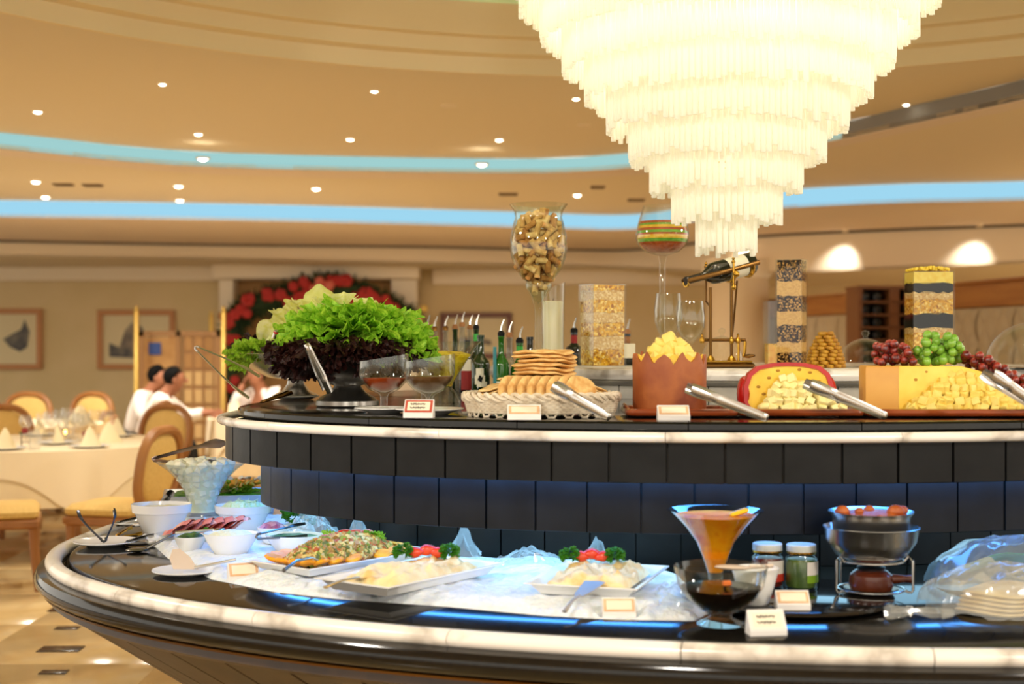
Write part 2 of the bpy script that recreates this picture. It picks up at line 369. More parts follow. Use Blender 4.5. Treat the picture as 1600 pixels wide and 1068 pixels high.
# ================================================================ BUFFET COUNTER
LCX, LCY, LA, LBf, LBb = 1.08, 4.70, 2.54, 1.67, 2.9
UCX, UCY, UA, UBf, UBb = .70, 4.68, 1.65, 1.03, 2.2
TCX, TCY, TA, TBf, TBb = 1.10, 6.00, 1.20, 1.00, .8
def el(c, t, o=0):
    cx, cy, a, b, bb = c; s = sin(t); return (cx+(a+o)*cos(t), cy+((b if s < 0 else bb)+o)*s)
LE = (LCX, LCY, LA, LBf, LBb); UE = (UCX, UCY, UA, UBf, UBb); TE = (TCX, TCY, TA, TBf, TBb)
def arcs(c, step, o=0, t0=-pi, t1=pi):       # angles at equal walking distance
    N = 2000; L = 0; pts = [(t0, 0)]; p = el(c, t0, o)
    for i in range(1, N+1):
        t = t0+(t1-t0)*i/N; q = el(c, t, o); L += math.hypot(q[0]-p[0], q[1]-p[1]); pts.append((t, L)); p = q
    k = max(1, round(L/step)); out = []; j = 0
    for i in range(k+1):
        w = L*i/k
        while j < N and pts[j][1] < w: j += 1
        out.append(pts[j][0])
    return out
def sweep(c, prof, t0=-pi, t1=pi, seg=128, closed=True):   # prof: closed polygon of (offset, z)
    n = len(prof); vs = []; fs = []; full = abs(t1-t0-2*pi) < 1e-6; cnt = seg if full else seg+1
    for i in range(cnt):
        t = t0+(t1-t0)*i/seg
        for o, z in prof: x, y = el(c, t, o); vs.append((x, y, z))
    for i in range(seg):
        j = (i+1) % cnt
        for k in range(n if closed else n-1): l = (k+1) % n; fs.append((i*n+k, j*n+k, j*n+l, i*n+l))
    if not full and closed: fs += [tuple(range(n)), tuple((cnt-1)*n+k for k in range(n-1, -1, -1))]
    return MB().add(vs, fs)
def disc(c, o, z0, z1, rnd=0, seg=128):
    poly = [el(c, 2*pi*i/seg, o) for i in range(seg)]; m = MB()
    if not rnd: return m.prism(poly, z0, z1)
    rows = [(o-rnd, z0), (o-.25*rnd, z0+.3*rnd), (o, z0+rnd), (o, z1-rnd), (o-.3*rnd, z1-.3*rnd), (o-rnd, z1)]
    vs = []; fs = []; n = len(rows)
    for i in range(seg):
        for oo, z in rows: x, y = el(c, 2*pi*i/seg, oo); vs.append((x, y, z))
    for i in range(seg):
        j = (i+1) % seg
        for k in range(n-1): fs.append((i*n+k, j*n+k, j*n+k+1, i*n+k+1))
    fs += [tuple(i*n for i in range(seg-1, -1, -1)), tuple(i*n+n-1 for i in range(seg))]
    return m.add(vs, fs)
bc = thing('buffet_counter', 'oval two tier buffet counter in black stone with white marble edge bands', 'counter')
obj('lower_worktop', disc(LE, -.045, LOW-.035, LOW, .012), BLK, bc)
def circ(o, z, r, n=12, sq=1.0): return [(o+r*cos(2*pi*k/n), z+r*sq*sin(2*pi*k/n)) for k in range(n)]
tt = arcs(LE, .52)
for i in range(len(tt)-1): obj('marble_edge', sweep(LE, circ(0, LOW-.014, .0255, 14, .85), tt[i]+.0006, tt[i+1]-.0006, 8), WHITEM, bc)
obj('counter_nose', sweep(LE, [(-.03, LOW-.03), (.028, LOW-.028), (.048, LOW-.034), (.058, LOW-.05), (.056, LOW-.07), (.042, LOW-.086), (.01, LOW-.094), (-.03, LOW-.094)]), BLK, bc)
obj('brass_line', sweep(LE, [(.03, LOW-.09), (.036, LOW-.093), (.032, LOW-.1), (.0, LOW-.104), (-.01, LOW-.095)]), DBRASS, bc)
obj('under_nose', sweep(LE, [(.005, LOW-.09), (.01, LOW-.125), (-.02, LOW-.14), (-.06, LOW-.1)]), PANEL, bc)
obj('skirt_core', sweep(LE, [(-.05, LOW-.10), (-.885, .09), (-.95, .09), (-.12, LOW-.1)]), DARK, bc)
tt = arcs(LE, .205)
for i in range(len(tt)-1):
    obj('skirt_panel', sweep(LE, [(-.005, LOW-.13), (-.845, .10), (-.865, .10), (-.025, LOW-.13)], tt[i]+.0022, tt[i+1]-.0022, 2), PANEL, bc)
obj('plinth', disc(LE, -.90, 0, .12), DARK, bc)
# lower wall of the tiers, stepping inward as it goes down
CE = (UCX, UCY, UA-.33, UBf-.53, UBb-.4)
def tier(o, z0, z1, tw, nm, UE=UE):
    obj('tier_core', disc(UE, o-.012, z0, z1), GROUT, bc)
    ts = arcs(UE, tw, o, -pi*1.18, pi*.18)
    for i in range(len(ts)-1):
        g = .0035/ max(.6, math.hypot((UA)*sin(ts[i]), UBf*cos(ts[i])))
        j = R0.uniform(-.0012, .0012)
        obj(nm, sweep(UE, [(o-.02, z0), (o-.002+j, z0), (o+j, z0+.002), (o+j, z1-.002), (o-.002+j, z1), (o-.02, z1)], ts[i]+g, ts[i+1]-g, 3), SLATE, bc, smooth=30)
tier(0, LOW, .950, .135, 'slate_tile', CE); tier(-.13, .947, 1.096, .142, 'slate_tile'); tier(-.02, 1.093, 1.202, .15, 'slate_tile')
tt = arcs(UE, .62)
for i in range(len(tt)-1): obj('marble_edge', sweep(UE, circ(-.006, 1.2135, .015, 12, .92), tt[i]+.0005, tt[i+1]-.0005, 8), WHITEM, bc)
obj('upper_core', disc(UE, -.075, 1.195, UP-.004), DARK, bc)
tt = arcs(UE, .46)
for i in range(len(tt)-1):
    dz = R0.uniform(-.0012, .0012); z1 = UP+dz*.4-.0005
    obj('edge_slab', sweep(UE, [(-.5, z1-.027), (-.062, z1-.027), (-.058, z1-.022), (-.058, z1-.007), (-.063, z1-.001), (-.07, z1), (-.5, z1)], tt[i]+.0009, tt[i+1]-.0009, 6), BLK, bc, smooth=30)
obj('upper_worktop', disc(UE, -.501, UP-.02, UP-.0005), BLK, bc)
# led strips below the overhangs
LED = emis('blue_led', (.30, .62, 1.0), 13)
obj('light_panel', sweep(UE, [(-.122, 1.0925), (-.082, 1.0925), (-.082, 1.0905), (-.122, 1.0905)], -pi*1.1, pi*.1, 90), LED, bc)
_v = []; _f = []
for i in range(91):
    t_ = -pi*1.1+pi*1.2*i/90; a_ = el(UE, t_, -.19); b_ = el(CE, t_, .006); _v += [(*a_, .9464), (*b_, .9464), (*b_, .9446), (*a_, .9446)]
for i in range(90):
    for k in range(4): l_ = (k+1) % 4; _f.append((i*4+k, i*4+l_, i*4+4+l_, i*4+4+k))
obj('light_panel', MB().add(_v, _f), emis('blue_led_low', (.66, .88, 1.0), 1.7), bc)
# back shelf
sh = thing('marble_shelf', 'raised white marble shelf with rounded edge behind the cheeses', 'shelf')
obj('shelf_slab', disc(TE, 0, SH-.046, SH, .02), WHITEM, sh)
obj('cove_moulding', sweep(TE, [(-.012, SH-.047), (-.02, SH-.055), (-.04, SH-.062), (-.06, SH-.062), (-.06, SH-.04)]), SHELFM, sh)
obj('shelf_core', disc(TE, -.07, UP-.001, SH-.045), GROUT, sh)
ts = arcs(TE, .115, -.05, -pi*1.1, pi*.1)
for i in range(len(ts)-1): obj('marble_tile', sweep(TE, [(-.075, UP), (-.052, UP), (-.052, SH-.06), (-.075, SH-.06)], ts[i]+.002, ts[i+1]-.002, 3), SHELFM, sh)
# ================================================================ CHANDELIER
CHX, CHY = .70, 4.65
ch = thing('chandelier', 'huge tiered chandelier of hanging frosted glass tubes glowing warm white', 'chandelier', (CHX, CHY, 1.75))
TUBE = M('tube_glass', (.99, .98, .94), .35, emit=(1, .97, .84), es=.11, spec=.3)
_nt = TUBE.node_tree; _b = _nt.nodes['Principled BSDF']; _o = _nt.nodes['Material Output']
_t = _nt.nodes.new('ShaderNodeBsdfTranslucent'); _t.inputs[0].default_value = (.98, .96, .90, 1)
_tp = _nt.nodes.new('ShaderNodeBsdfTransparent'); _tp.inputs[0].default_value = (1, .99, .95, 1)
_m = _nt.nodes.new('ShaderNodeMixShader'); _m.inputs[0].default_value = .5; _nt.links.new(_b.outputs[0], _m.inputs[1]); _nt.links.new(_t.outputs[0], _m.inputs[2])
_m2 = _nt.nodes.new('ShaderNodeMixShader'); _m2.inputs[0].default_value = .22; _nt.links.new(_m.outputs[0], _m2.inputs[1]); _nt.links.new(_tp.outputs[0], _m2.inputs[2]); _nt.links.new(_m2.outputs[0], _o.inputs[0])
radii = [.09, .172, .239, .312, .384, .458, .527, .60, .67, .745, .82, .90]
def tubemesh(L):
    m = MB(); m.capt = m.capb = False
    m.lathe([(.0062, .002), (.0062, L), (.0088, L), (.0088, .003), (.0078, 0), (.0062, .002)], 8); me = m.mesh('glass_tube'); me.materials.append(TUBE); return me
tm = [tubemesh(.285), tubemesh(.265), tubemesh(.30)]
rest = MB(); rest.capt = rest.capb = False; cnt = 0
for k, r in enumerate(radii):
    n = int(2*pi*r/.0192); zb = .1*k*.985
    for i in range(n):
        a = 2*pi*i/n + R0.uniform(-.1, .1)/n; rr = r + R0.uniform(-.004, .004); off = R0.choice((0, 0, .012, -.008, .02)) + R0.uniform(-.004, .004)
        front = sin(a) < .25
        if cnt < 300 and (k < 3 or front):
            obj('glass_tube', R0.choice(tm), None, ch, (rr*cos(a), rr*sin(a), zb+off)); cnt += 1
        else:
            rest.lathe([(.0088, .285), (.0088, 0), (.006, .0)], 5, (rr*cos(a), rr*sin(a), zb+off))
stuff(obj('glass_tube_curtain', rest, TUBE, ch))
for k, r in enumerate(radii):
    obj('tier_ring', MB().tube([(r*cos(2*pi*i/48), r*sin(2*pi*i/48), .0985*k+.288) for i in range(48)], .004, 6, True), BRASS, ch)
for i in range(4):
    a = pi/4+i*pi/2; obj('frame_strut', MB().tube([(.09*cos(a), .09*sin(a), .29), (.9*cos(a), .9*sin(a), 1.372)], .006, 6), BRASS, ch)
obj('crown_plate', MB().lathe([(0, 1.375), (.91, 1.375), (.91, 1.39), (.1, 1.42), (.06, 1.6), (.03, 1.7), (.03, 2.34), (0, 2.34)], 48), BRASS, ch)
BULB = emis('bulb', (1, .93, .75), 5)
bm_ = MB().ell((0, 0, 0), (.03, .03, .042), 12, 8).mesh('bulb'); bm_.materials.append(BULB)
for k, (r, z, n) in enumerate([(.05, .66, 3), (.2, .84, 6), (.38, 1.05, 9), (.58, 1.24, 12)]):
    for i in range(n):
        a = 2*pi*i/n+k; obj('bulb', bm_, None, ch, (r*cos(a), r*sin(a), z))
for z, p in [(.55, 1.2), (.75, 4), (.95, 8)]: light('chandelier_glow', 'POINT', (0, 0, z), p, (1, .92, .78), .05, None, parent=ch)
for i in range(4):
    a = i*pi/2; light('chandelier_glow', 'POINT', (.45*cos(a), .45*sin(a), 1.17), 9, (1, .92, .78), .05, None, parent=ch)
# ================================================================ BACKGROUND DINING ROOM
R1 = random.Random(11)
def make_chair(label, loc, rz, s=1):
    t = thing('dining_chair', label, 'chair', loc, rz, 'upholstered dining chairs')     # faces +x, back at -x
    t.scale = (s,)*3
    sw = .25
    def shape(p): return p
    obj('seat_cushion', MB().box((0, 0, .455), (.46, .48, .085), bev=.03), UPH, t)
    obj('seat_rail', MB().box((0, 0, .40), (.47, .49, .06), bev=.015), WOODC, t)
    # oval back frame, leaning
    pts = []
    for i in range(36):
        a = 2*pi*i/36; y = .235*math.copysign(abs(cos(a))**.75, cos(a)); z = .70+.235*math.copysign(abs(sin(a))**.8, sin(a)); pts.append((-.23-(z-.45)*.16, y, z))
    obj('back_frame', MB().tube(pts, .028, 8, True, flat=1.15), WOODC, t)
    pad = MB().ell((0, 0, 0), (.035, .205, .21), 20, 10, lambda p: Vector((p.x-.23-(.25+p.z)*.16, math.copysign(abs(p.y/.205)**.8*.205, p.y), .70+math.copysign(abs(p.z/.21)**.85*.21, p.z))))
    obj('back_pad', pad, UPH, t)
    for y in (-.2, .2): obj('back_post', MB().tube([(-.21, y, .40), (-.235, y*.9, .54)], .02, 8), WOODC, t)
    for x in (-.2, .2):
        for y in (-.2, .2): obj('leg', MB().tube([(x, y, .40), (x*1.02, y, .2), (x*1.12, y*1.04, 0)], [.03, .022, .016], 8), WOODC, t)
    return t
def at(px, d): return ((px-800)/F*d, d, 0)
make_chair('carved wood dining chair with yellow back pad standing closest to the buffet counter', at(185, 8.62), pi-.25)
make_chair('dining chair with cream seat half hidden behind the closest dining chair', (-2.92, 11.31, 0), 1.19+pi)
make_chair('dining chair between the white shirted diners and the set round table', (-3.30, 12.30, 0), -.09+pi)
make_chair('dining chair with rounded wood top rail on the far side of the set round table', at(28, 14.1), -pi/2)
make_chair('dining chair at the far end of the set round table near the framed picture', at(118, 14.15), -pi/2-.3)
make_chair('dining chair with brown rail beside the folded napkin on the set table', (-3.99, 11.24, 0), -1.07)
make_chair('dining chair pushed under the cloth of the set table with its seat showing', at(-2, 8.45), .3)
def round_table(label, c, r, drop, over, group=None, corner=None):
    t = thing('round_table', label, 'table', c, 0, group)
    obj('tabletop', MB().lathe([(0, .69), (r-.02, .69), (r-.01, .72), (0, .72)], 40), WOODC, t)
    for k in range(4):
        a = pi/4+k*pi/2; obj('leg', MB().tube([(r*.62*cos(a), r*.62*sin(a), 0), (r*.6*cos(a), r*.6*sin(a), .69)], [.03, .04], 8), WOODC, t)
    def skirt(dz0, zz, off, sq=0):            # both cloths hang in the same folds, the overlay a little outside
        m = MB(); rows = 9; seg = 120
        def fn(u, v):
            a = 2*pi*u; d = (dz0 + (sq*max(0, abs(cos(2*(a-.62)))**6) if sq else 0))*v; f = d/drop
            rr = r + .012 + off + .016*f*(sin(a*11)*.6+.4*sin(a*19+1)) + .024*f
            return Vector((rr*cos(a), rr*sin(a), zz - d))
        m.grid(seg, rows, fn); m.capb = m.capt = False; m.lathe([(0, zz), (r*.5, zz), (r+off, zz), (r+off+.012, zz)], seg); return m
    c1 = obj('tablecloth', skirt(drop, .735, 0), CLOTH); c1.location = c; tag(c1, 'long ivory cloth hanging over ' + label.split(' with')[0], 'tablecloth')
    c2 = obj('table_overlay', skirt(over, .745, .012, .24), M('ivory_overlay', (.97, .90, .76), .9)); c2.location = c; tag(c2, 'shorter pale top cloth with hanging corner on ' + label.split(' with')[0], 'tablecloth')
    return t
T1 = at(58, 10.15); round_table('large round table with glasses and napkins laid for guests', T1, .92, .36, .17)
T2 = (-2.25, 13.55, 0); round_table('far round table with seated diners in white shirts', T2, .62, .5, .2)
T3 = (-4.42, 12.4, 0); round_table('far round table near the tan wall', T3, .80, .5, .2)
# folded napkins
def napkin(label, x, y, z, s, rz):
    m = MB(); n = 15
    def fn(u, v):
        a = (u-.5)*2.3; r = .11*(1-v*.1); pl = .012*cos(u*n*2*pi)*(1-v)
        h = .125*v*(1-.15*abs(u-.5)*2); return Vector((sin(a)*.10*(1-v*.72)+pl, -cos(a)*.06*(1-v*.8)-pl*.5, h))
    m.grid(45, 8, fn); m.grid(45, 8, lambda u, v: fn(u, v)*1.0+Vector((0, .022*(1-v), 0)))
    m.box((0, 0, .004), (.19, .10, .008), bev=.003)
    o = obj('napkin', m, NAPK, None, (x, y, z), (0, 0, rz), s); tag(o, label, 'napkin', 'folded napkins on the laid table')
NP = 'cream napkin folded into a standing peak on the laid round table'
TT = .7455; occ = []
for px, d_ in ((8, 9.42), (140, 9.62), (182, 10.72), (60, 10.80), (88, 9.95)):
    x = XA(px, d_); occ.append((x, d_, .138))
    napkin(NP, x, d_, TT+.006, (.75, .75, 1.15), .3*len(occ))
x = XA(170, 10.15); napkin(NP, x, 10.15, TT, (.9, .9, 1.2), .4); occ.append((x, 10.15, .10))
napkin('large cream napkin standing on the far table behind the laid table', XA(126, 12.2), 12.2, TT, 1.4, 0)
def spot(px, r, d0):                           # nearest free place on the laid table along this line of sight
    for k in range(200):
        d_ = d0 + (k//2)*.012*(1 if k % 2 else -1); x = XA(px, d_)
        if math.hypot(x-T1[0], d_-T1[1]) < .9-r and all(math.hypot(x-a, d_-b) > r+c+.004 for a, b, c in occ): occ.append((x, d_, r)); return Vector((x, d_, TT))
    raise RuntimeError('no room on table')
def wineglass_mesh(s=1, bowl=.036, h=.17):
    m = MB(); m.capb = m.capt = False
    m.lathe([(0, 0), (.032, .001), (.03, .004), (.006, .009), (.0045, .03), (.0045, .075), (.012, .085), (bowl*.95, .105), (bowl*1.05, .13), (bowl*.85, h), (bowl*.83, h), (bowl*1.0, .13), (bowl*.9, .108), (.008, .09), (0, .088)], 20); return m.mesh('wine_glass')
wg = wineglass_mesh(); wg.materials.append(GLASSH)
for k, (px, d_, s) in enumerate([(66, 10.4, 1), (78, 10.3, 1.1), (94, 10.5, 1.1), (106, 10.35, 1.2), (114, 10.55, 1), (40, 10.1, 1), (122, 10.2, 1), (148, 10.5, 1.1), (168, 10.45, 1.1), (84, 10.25, 1), (99, 10.2, .9), (130, 10.4, 1)]):
    o = obj('wine_glass', wg, None, None, spot(px, .042*s, d_), (0, 0, 0), s*1.15); tag(o, 'clear wine glass standing among napkins on the laid round table', 'glass', 'wine glasses on the laid table')
tum = MB(); tum.capt = False; tum.lathe([(.03, 0), (.036, .11), (.033, .11), (.027, .008), (0, .008)], 18); tum = tum.mesh('tumbler'); tum.materials.append(GLASSH)
for px, d_ in [(54, 9.45), (109, 10.7)]: tag(obj('tumbler', tum, None, None, spot(px, .045, d_), (0, 0, 0), 1.2), 'straight clear water tumbler on the laid round table', 'glass', 'water tumblers on the laid table')
platem = MB().lathe([(0, 0), (.07, 0), (.11, .012), (.135, .016), (.135, .019), (.108, .016), (.07, .005), (0, .005)], 32).mesh('plate'); platem.materials.append(PORC)
for x, y, _ in occ[:5]: tag(obj('plate', platem, None, None, (x, y, TT+.0003)), 'white dinner plate laid on the round table under a napkin', 'plate', 'dinner plates on the laid table')
cen = thing('flower_bud_vase', 'small red rose with green leaf in a slim stand on the laid table', 'flower', spot(38, .05, 9.5))
obj('stem', MB().tube([(-.02, 0, 0), (-.02, 0, .09), (0, 0, .1)], .004, 6), DARK, cen); obj('rose', MB().ell((.005, 0, .115), (.026, .022, .018), 12, 8, lambda p: p*(1+.06*sin(p.x*400))), M('rose_red', (.55, .1, .08), .6), cen); obj('leaf', MB().ell((-.025, 0, .10), (.014, .008, .006), 8, 6), M('leaf_dark', (.2, .35, .12), .6), cen)
ro = thing('flower_bud_vase', 'small red rose tucked beside the tall napkin on the laid table', 'flower', spot(132, .03, 10.6)); obj('rose', MB().ell((0, 0, .03), (.02, .02, .02), 12, 8, lambda p: p*(1+.06*sin(p.x*400))), MATS['rose_red'], ro); obj('stem', MB().tube([(0, 0, 0), (0, 0, .02)], .003, 6), MATS['leaf_dark'], ro)
cdl = thing('tea_light', 'tiny glowing tea light among the glasses on the laid table', 'candle', spot(102, .032, 10.6)); obj('cup', MB().lathe([(0, 0), (.025, 0), (.028, .03), (.024, .03), (.02, .02), (0, .02)], 14), GLASS, cdl); obj('flame', MB().ell((0, 0, .045), (.008, .008, .016), 8, 6), emis('flame', (1, .75, .3), 14), cdl)
# pictures on the back wall
def picture(px0, px1, py0, py1, d, label, art, framec):
    a = D(px0, py0, d); b = D(px1, py1, d); w = b.x-a.x; h = a.z-b.z; c = ((a.x+b.x)/2, d, (a.z+b.z)/2)
    t = thing('framed_picture', label, 'picture', c, 0, 'framed pictures on the back wall')
    fw = .075; fm = MB()
    for cx, cz, sx, sz in ((0, h/2-fw/2, w, fw), (0, -h/2+fw/2, w, fw), (-w/2+fw/2, 0, fw, h-2*fw), (w/2-fw/2, 0, fw, h-2*fw)): fm.box((cx, -.03, cz), (sx, .05, sz), bev=.008)
    obj('frame', fm, framec, t); obj('mat_board', MB().box((0, -.015, 0), (w-2*fw, .02, h-2*fw)), M('picture_paper', (.86, .79, .62), .8), t)
    for k, (poly, mt) in enumerate(art):
        m = MB().xprism([((u-.5)*(w-.3), (v-.5)*(h-.3)) for u, v in poly], -.028, -.026); obj('printed_shape', m, mt, t, smooth=0)
    return t
OAK = M('oak_frame', (.74, .50, .28), .5); INK = M('grey_ink', (.42, .38, .35), .8, col2=(.62, .56, .47), scale=9); INKD = M('dark_ink', (.30, .30, .31), .8, col2=(.48, .45, .40), scale=9)
A1 = [([(.0, .25), (.25, .22), (.42, .5), (.3, .62), (.1, .95), (.0, .9)], INKD), ([(.5, .5), (.62, .3), (.8, .18), (.93, .3), (.97, .7), (.88, 1.0), (.82, .75), (.65, .62)], INKD)]
A2 = [([(.02, .05), (.45, .02), (.5, .2), (.2, .3), (.02, .42)], INKD), ([(.2, .3), (.3, .75), (.42, .95), (.6, .85), (.7, .6), (.55, .35), (.6, .05), (.45, .02), (.5, .2)], INK), ([(.66, .45), (.8, .62), (.9, .5), (.8, .3)], INK)]
picture(-56, 67, 482, 577, 19.803, 'oak framed grey print of two dark rounded shapes on the tan wall', A1, OAK)
picture(153, 274, 484, 577, 19.803, 'oak framed grey print of a steep rock behind a brass pole', A2, OAK)
picture(688, 800, 488, 560, 19.803, 'dark red framed pale picture on the wall behind the oil bottles', [([(.1, .1), (.5, .2), (.8, .1), (.8, .3), (.4, .5), (.15, .4)], INK)], M('dark_red_frame', (.45, .26, .17), .5))
# portal with garland
pt = thing('doorway_surround', 'cream doorway surround with wide flat lintel behind the garland', 'doorway', (0, 0, 0))
a = D(335, 410, 19.3); b = D(655, 436, 19.3); obj('lintel', MB().box(((a.x+b.x)/2, 19.4, (a.z+b.z)/2), (b.x-a.x, .5, a.z-b.z), bev=.015), CREAM, pt)
for x0, x1 in ((344, 366), (612, 652)):
    a = D(x0, 436, 19.4); b = D(x1, 436, 19.4); obj('pilaster', MB().box(((a.x+b.x)/2, 19.5, a.z/2), (b.x-a.x, .35, a.z), bev=.01), CREAM, pt)
a = D(366, 436, 19.7); b = D(612, 436, 19.7); obj('recess_panel', MB().box(((a.x+b.x)/2, 19.76, a.z/2), (b.x-a.x, .04, a.z)), M('brown_recess', (.70, .53, .32), .8), pt)
arch = thing('arched_mirror', 'round topped golden mirror inside the garland', 'mirror', D(508, 520, 19.72)); rr = 50/F*19.6
obj('mirror_panel', MB().xprism([(rr*cos(i*pi/20), .11+rr*sin(i*pi/20)) for i in range(21)] + [(-rr, -1.0), (rr, -1.0)], -.02, .02), M('gold_mirror', (.80, .62, .36), .4, .3), arch)
obj('mirror_frame', MB().tube([(rr*cos(i*pi/20), -.03, .11+rr*sin(i*pi/20)) for i in range(21)], .05, 8), CREAM, arch)
gl_ = cr([D(362, 640, 19.05), D(360, 560, 19.05), D(368, 500, 19.05), D(405, 474, 19.05), D(450, 462, 19.05), D(500, 448, 19.05), D(555, 455, 19.05), D(600, 476, 19.05), D(645, 500, 19.05)], 170)
g = thing('christmas_garland', 'thick evergreen garland with red bows arched round the doorway', 'garland', gl_[0]); o0 = gl_[0]
nm = MB()
for p in gl_:
    for k in range(16):
        d = Vector((R1.gauss(0, 1), R1.gauss(0, .5), R1.gauss(0, 1))).normalized(); L = R1.uniform(.13, .26); q = p-o0; d.y = min(d.y, .09/L); s = d.orthogonal().normalized()*.022
        nm.add([q-s, q+s, q+d*L+s*.3, q+d*L-s*.3], [(0, 1, 2, 3)])
stuff(obj('needles', nm, M('pine_green', (.13, .20, .08), .8, col2=(.22, .30, .13), scale=6), g, smooth=0))
obj('garland_core', MB().tube([p-o0 for p in gl_[::3]], .102, 8), MATS['pine_green'], g)
RED = M('bow_red', (.62, .08, .05), .55, col2=(.75, .16, .10), scale=8); PINK = M('bow_pink', (.85, .42, .33), .6)
bow = MB()
for k in range(6):
    a = k*pi/3; bow.ell((.055*cos(a), -.02, .055*sin(a)), (.05, .02, .05), 8, 6)
bow.ell((0, -.045, 0), (.022, .02, .022), 8, 6); bow = bow.mesh('bow'); bow.materials.append(RED)
for k in range(46):
    p = gl_[int(k*168/45)] - o0 + Vector((R1.uniform(-.11, .11), -.16, R1.uniform(-.12, .12))); obj('bow', bow, None, g, p, (R1.uniform(-.4, .4), R1.uniform(0, 2), 0), R1.uniform(.45, .95))
for px, py in ((500, 440), (515, 446), (492, 452)): obj('blossom', MB().ell((0, 0, 0), (.07, .04, .07), 8, 6, lambda p: p*(1+.2*sin(p.x*90))), PINK, g, D(px, py, 18.85)-o0)
for px, py in ((663, 482), (655, 498), (588, 488)):
    obj('gold_bauble', MB().ell((0, 0, 0), (.05, .05, .05), 12, 8), M('gold_ball', (.95, .80, .42), .3, .4), g, D(px, py, 18.9)-o0)
# brass poles and lattice screen
for px, top, lab in ((213, 478, 'tall brass pole in front of the rock picture'), (349, 478, 'tall brass pole beside the garland'), (330, 486, 'brass pole behind the lattice screen')):
    d = 15.6 if px != 330 else 17.2; q = D(px, top, d); t = thing('brass_pole', lab, 'pole', (q.x, d, 0), 0)
    obj('shaft', MB().lathe([(0, 0), (.03, 0), (.03, q.z-.06), (.024, q.z-.05), (0, q.z-.05)], 12), M('polished_brass', (.80, .66, .34), .4, .7), t); obj('finial', MB().ell((0, 0, q.z-.03), (.024, .024, .03), 10, 8), MATS['polished_brass'], t); obj('foot', MB().lathe([(0, 0), (.13, 0), (.12, .02), (.03, .05), (0, .05)], 20), BRASS, t)
a = D(217, 517, 16.2); b = D(347, 517, 16.2); w = b.x-a.x; SCR = M('screen_wood', (.60, .43, .24), .6); PAP = M('screen_paper', (.80, .66, .44), .8)
sc = thing('lattice_screen', 'wooden lattice screen with paper panes and a blue notice', 'screen', ((a.x+b.x)/2, 16.2, 0)); H = a.z
obj('frame', MB().box((0, 0, H-.03), (w, .05, .06)).box((-w/2+.03, 0, H/2), (.06, .05, H)).box((w/2-.03, 0, H/2), (.06, .05, H)).box((-.02, 0, H/2), (.05, .05, H)).box((0, 0, .05), (w, .05, .1)), SCR, sc)
for i in range(4):
    for j in range(7):
        obj('pane', MB().box((.07+i*.115+.02, .0, H-.14-j*.2), (.085, .012, .16), bev=.003), PAP if j > 1 else M('screen_paper_brown', (.66, .49, .29), .8), sc)
obj('lattice_backing', MB().box((w/4, .018, H/2), (w/2-.04, .012, H-.1)), SCR, sc)
obj('scroll_panel', MB().box((-w/4-.01, .0, H/2), (w/2-.08, .016, H-.14)), M('scroll_paper', (.72, .55, .33), .8, col2=(.64, .46, .26), scale=7), sc)
obj('blue_notice', MB().box((-w/2+.19, -.03, H-.2), (.14, .01, .14), bev=.002), M('notice_blue', (.16, .26, .50), .6), sc)
# round column, banquette and wine rack on the right
colm = thing('round_column', 'plain round cream column behind the wine bottle stand', 'column', at(1152, 16.6))
obj('shaft', MB().lathe([(0, 0), (.36, 0), (.36, 2.2), (0, 2.2)], 40), M('column_cream', (.86, .76, .60), .7), colm); obj('capital', MB().lathe([(0, 2.2), (.37, 2.2), (.41, 2.25), (.41, 2.42), (0, 2.42)], 40), CREAM, colm)
A = Vector(((1600-800)/F*11.2, 11.2, 0)); B = Vector(((1190-800)/F*17.6, 17.6, 0)); dv = (B-A).normalized(); A2v = A-dv*2.5
bq = thing('banquette_wall', 'banquette partition with wooden rail and button tufted cream panels', 'partition', A2v, atan2(dv.y, dv.x)); L = (B-A2v).length
obj('rail', MB().box((L/2, 0, 1.845), (L, .16, .21), bev=.015), M('honey_wood', (.72, .50, .26), .45, col2=(.66, .43, .21), scale=4, stretch=(.4, 4, 4)), bq)
obj('rail_cap', MB().box((L/2, 0, 1.955), (L, .2, .03), bev=.01), MATS['honey_wood'], bq)
TUFT = M('tufted_leather', (.76, .69, .57), .6)
for k in range(int(L/.62)):
    def fn(u, v):
        y = .03*abs(sin(pi*(u*3+v*3)))**.6*abs(sin(pi*(u*3-v*3)))**.6; return Vector((k*.62+.01+u*.6, .075+y, .86+v*.87))
    obj('tufted_panel', MB().grid(30, 30, fn), TUFT, bq)
obj('partition_body', MB().box((L/2, 0, .87), (L, .15, 1.74)), TUFT, bq)
a = D(1334, 452, 13); b = D(1416, 452, 13); w = b.x-a.x
wr = thing('wine_rack', 'open wooden wine rack with dark bottles lying on slanted shelves', 'rack', ((a.x+b.x)/2, 13, 0), .05); H = a.z; RK = M('rack_wood', (.52, .33, .18), .5)
obj('back_panel', MB().box((0, .2, H/2), (w, .02, H)), M('rack_back', (.30, .19, .11), .7), wr)
for x in (-w/2, w*.14, w/2): obj('upright', MB().box((x, 0, H/2), (.035 if x != w*.14 else .09, .4, H)), RK, wr)
obj('rack_top', MB().box((0, 0, H+.012), (w+.05, .42, .03)), RK, wr)
wb = MB().lathe([(0, 0), (.037, .002), (.038, .18), (.034, .2), (.014, .235), (.0135, .295), (0, .295)], 14).mesh('wine_bottle'); wb.materials.append(M('dark_bottle', (.05, .06, .04), .15))
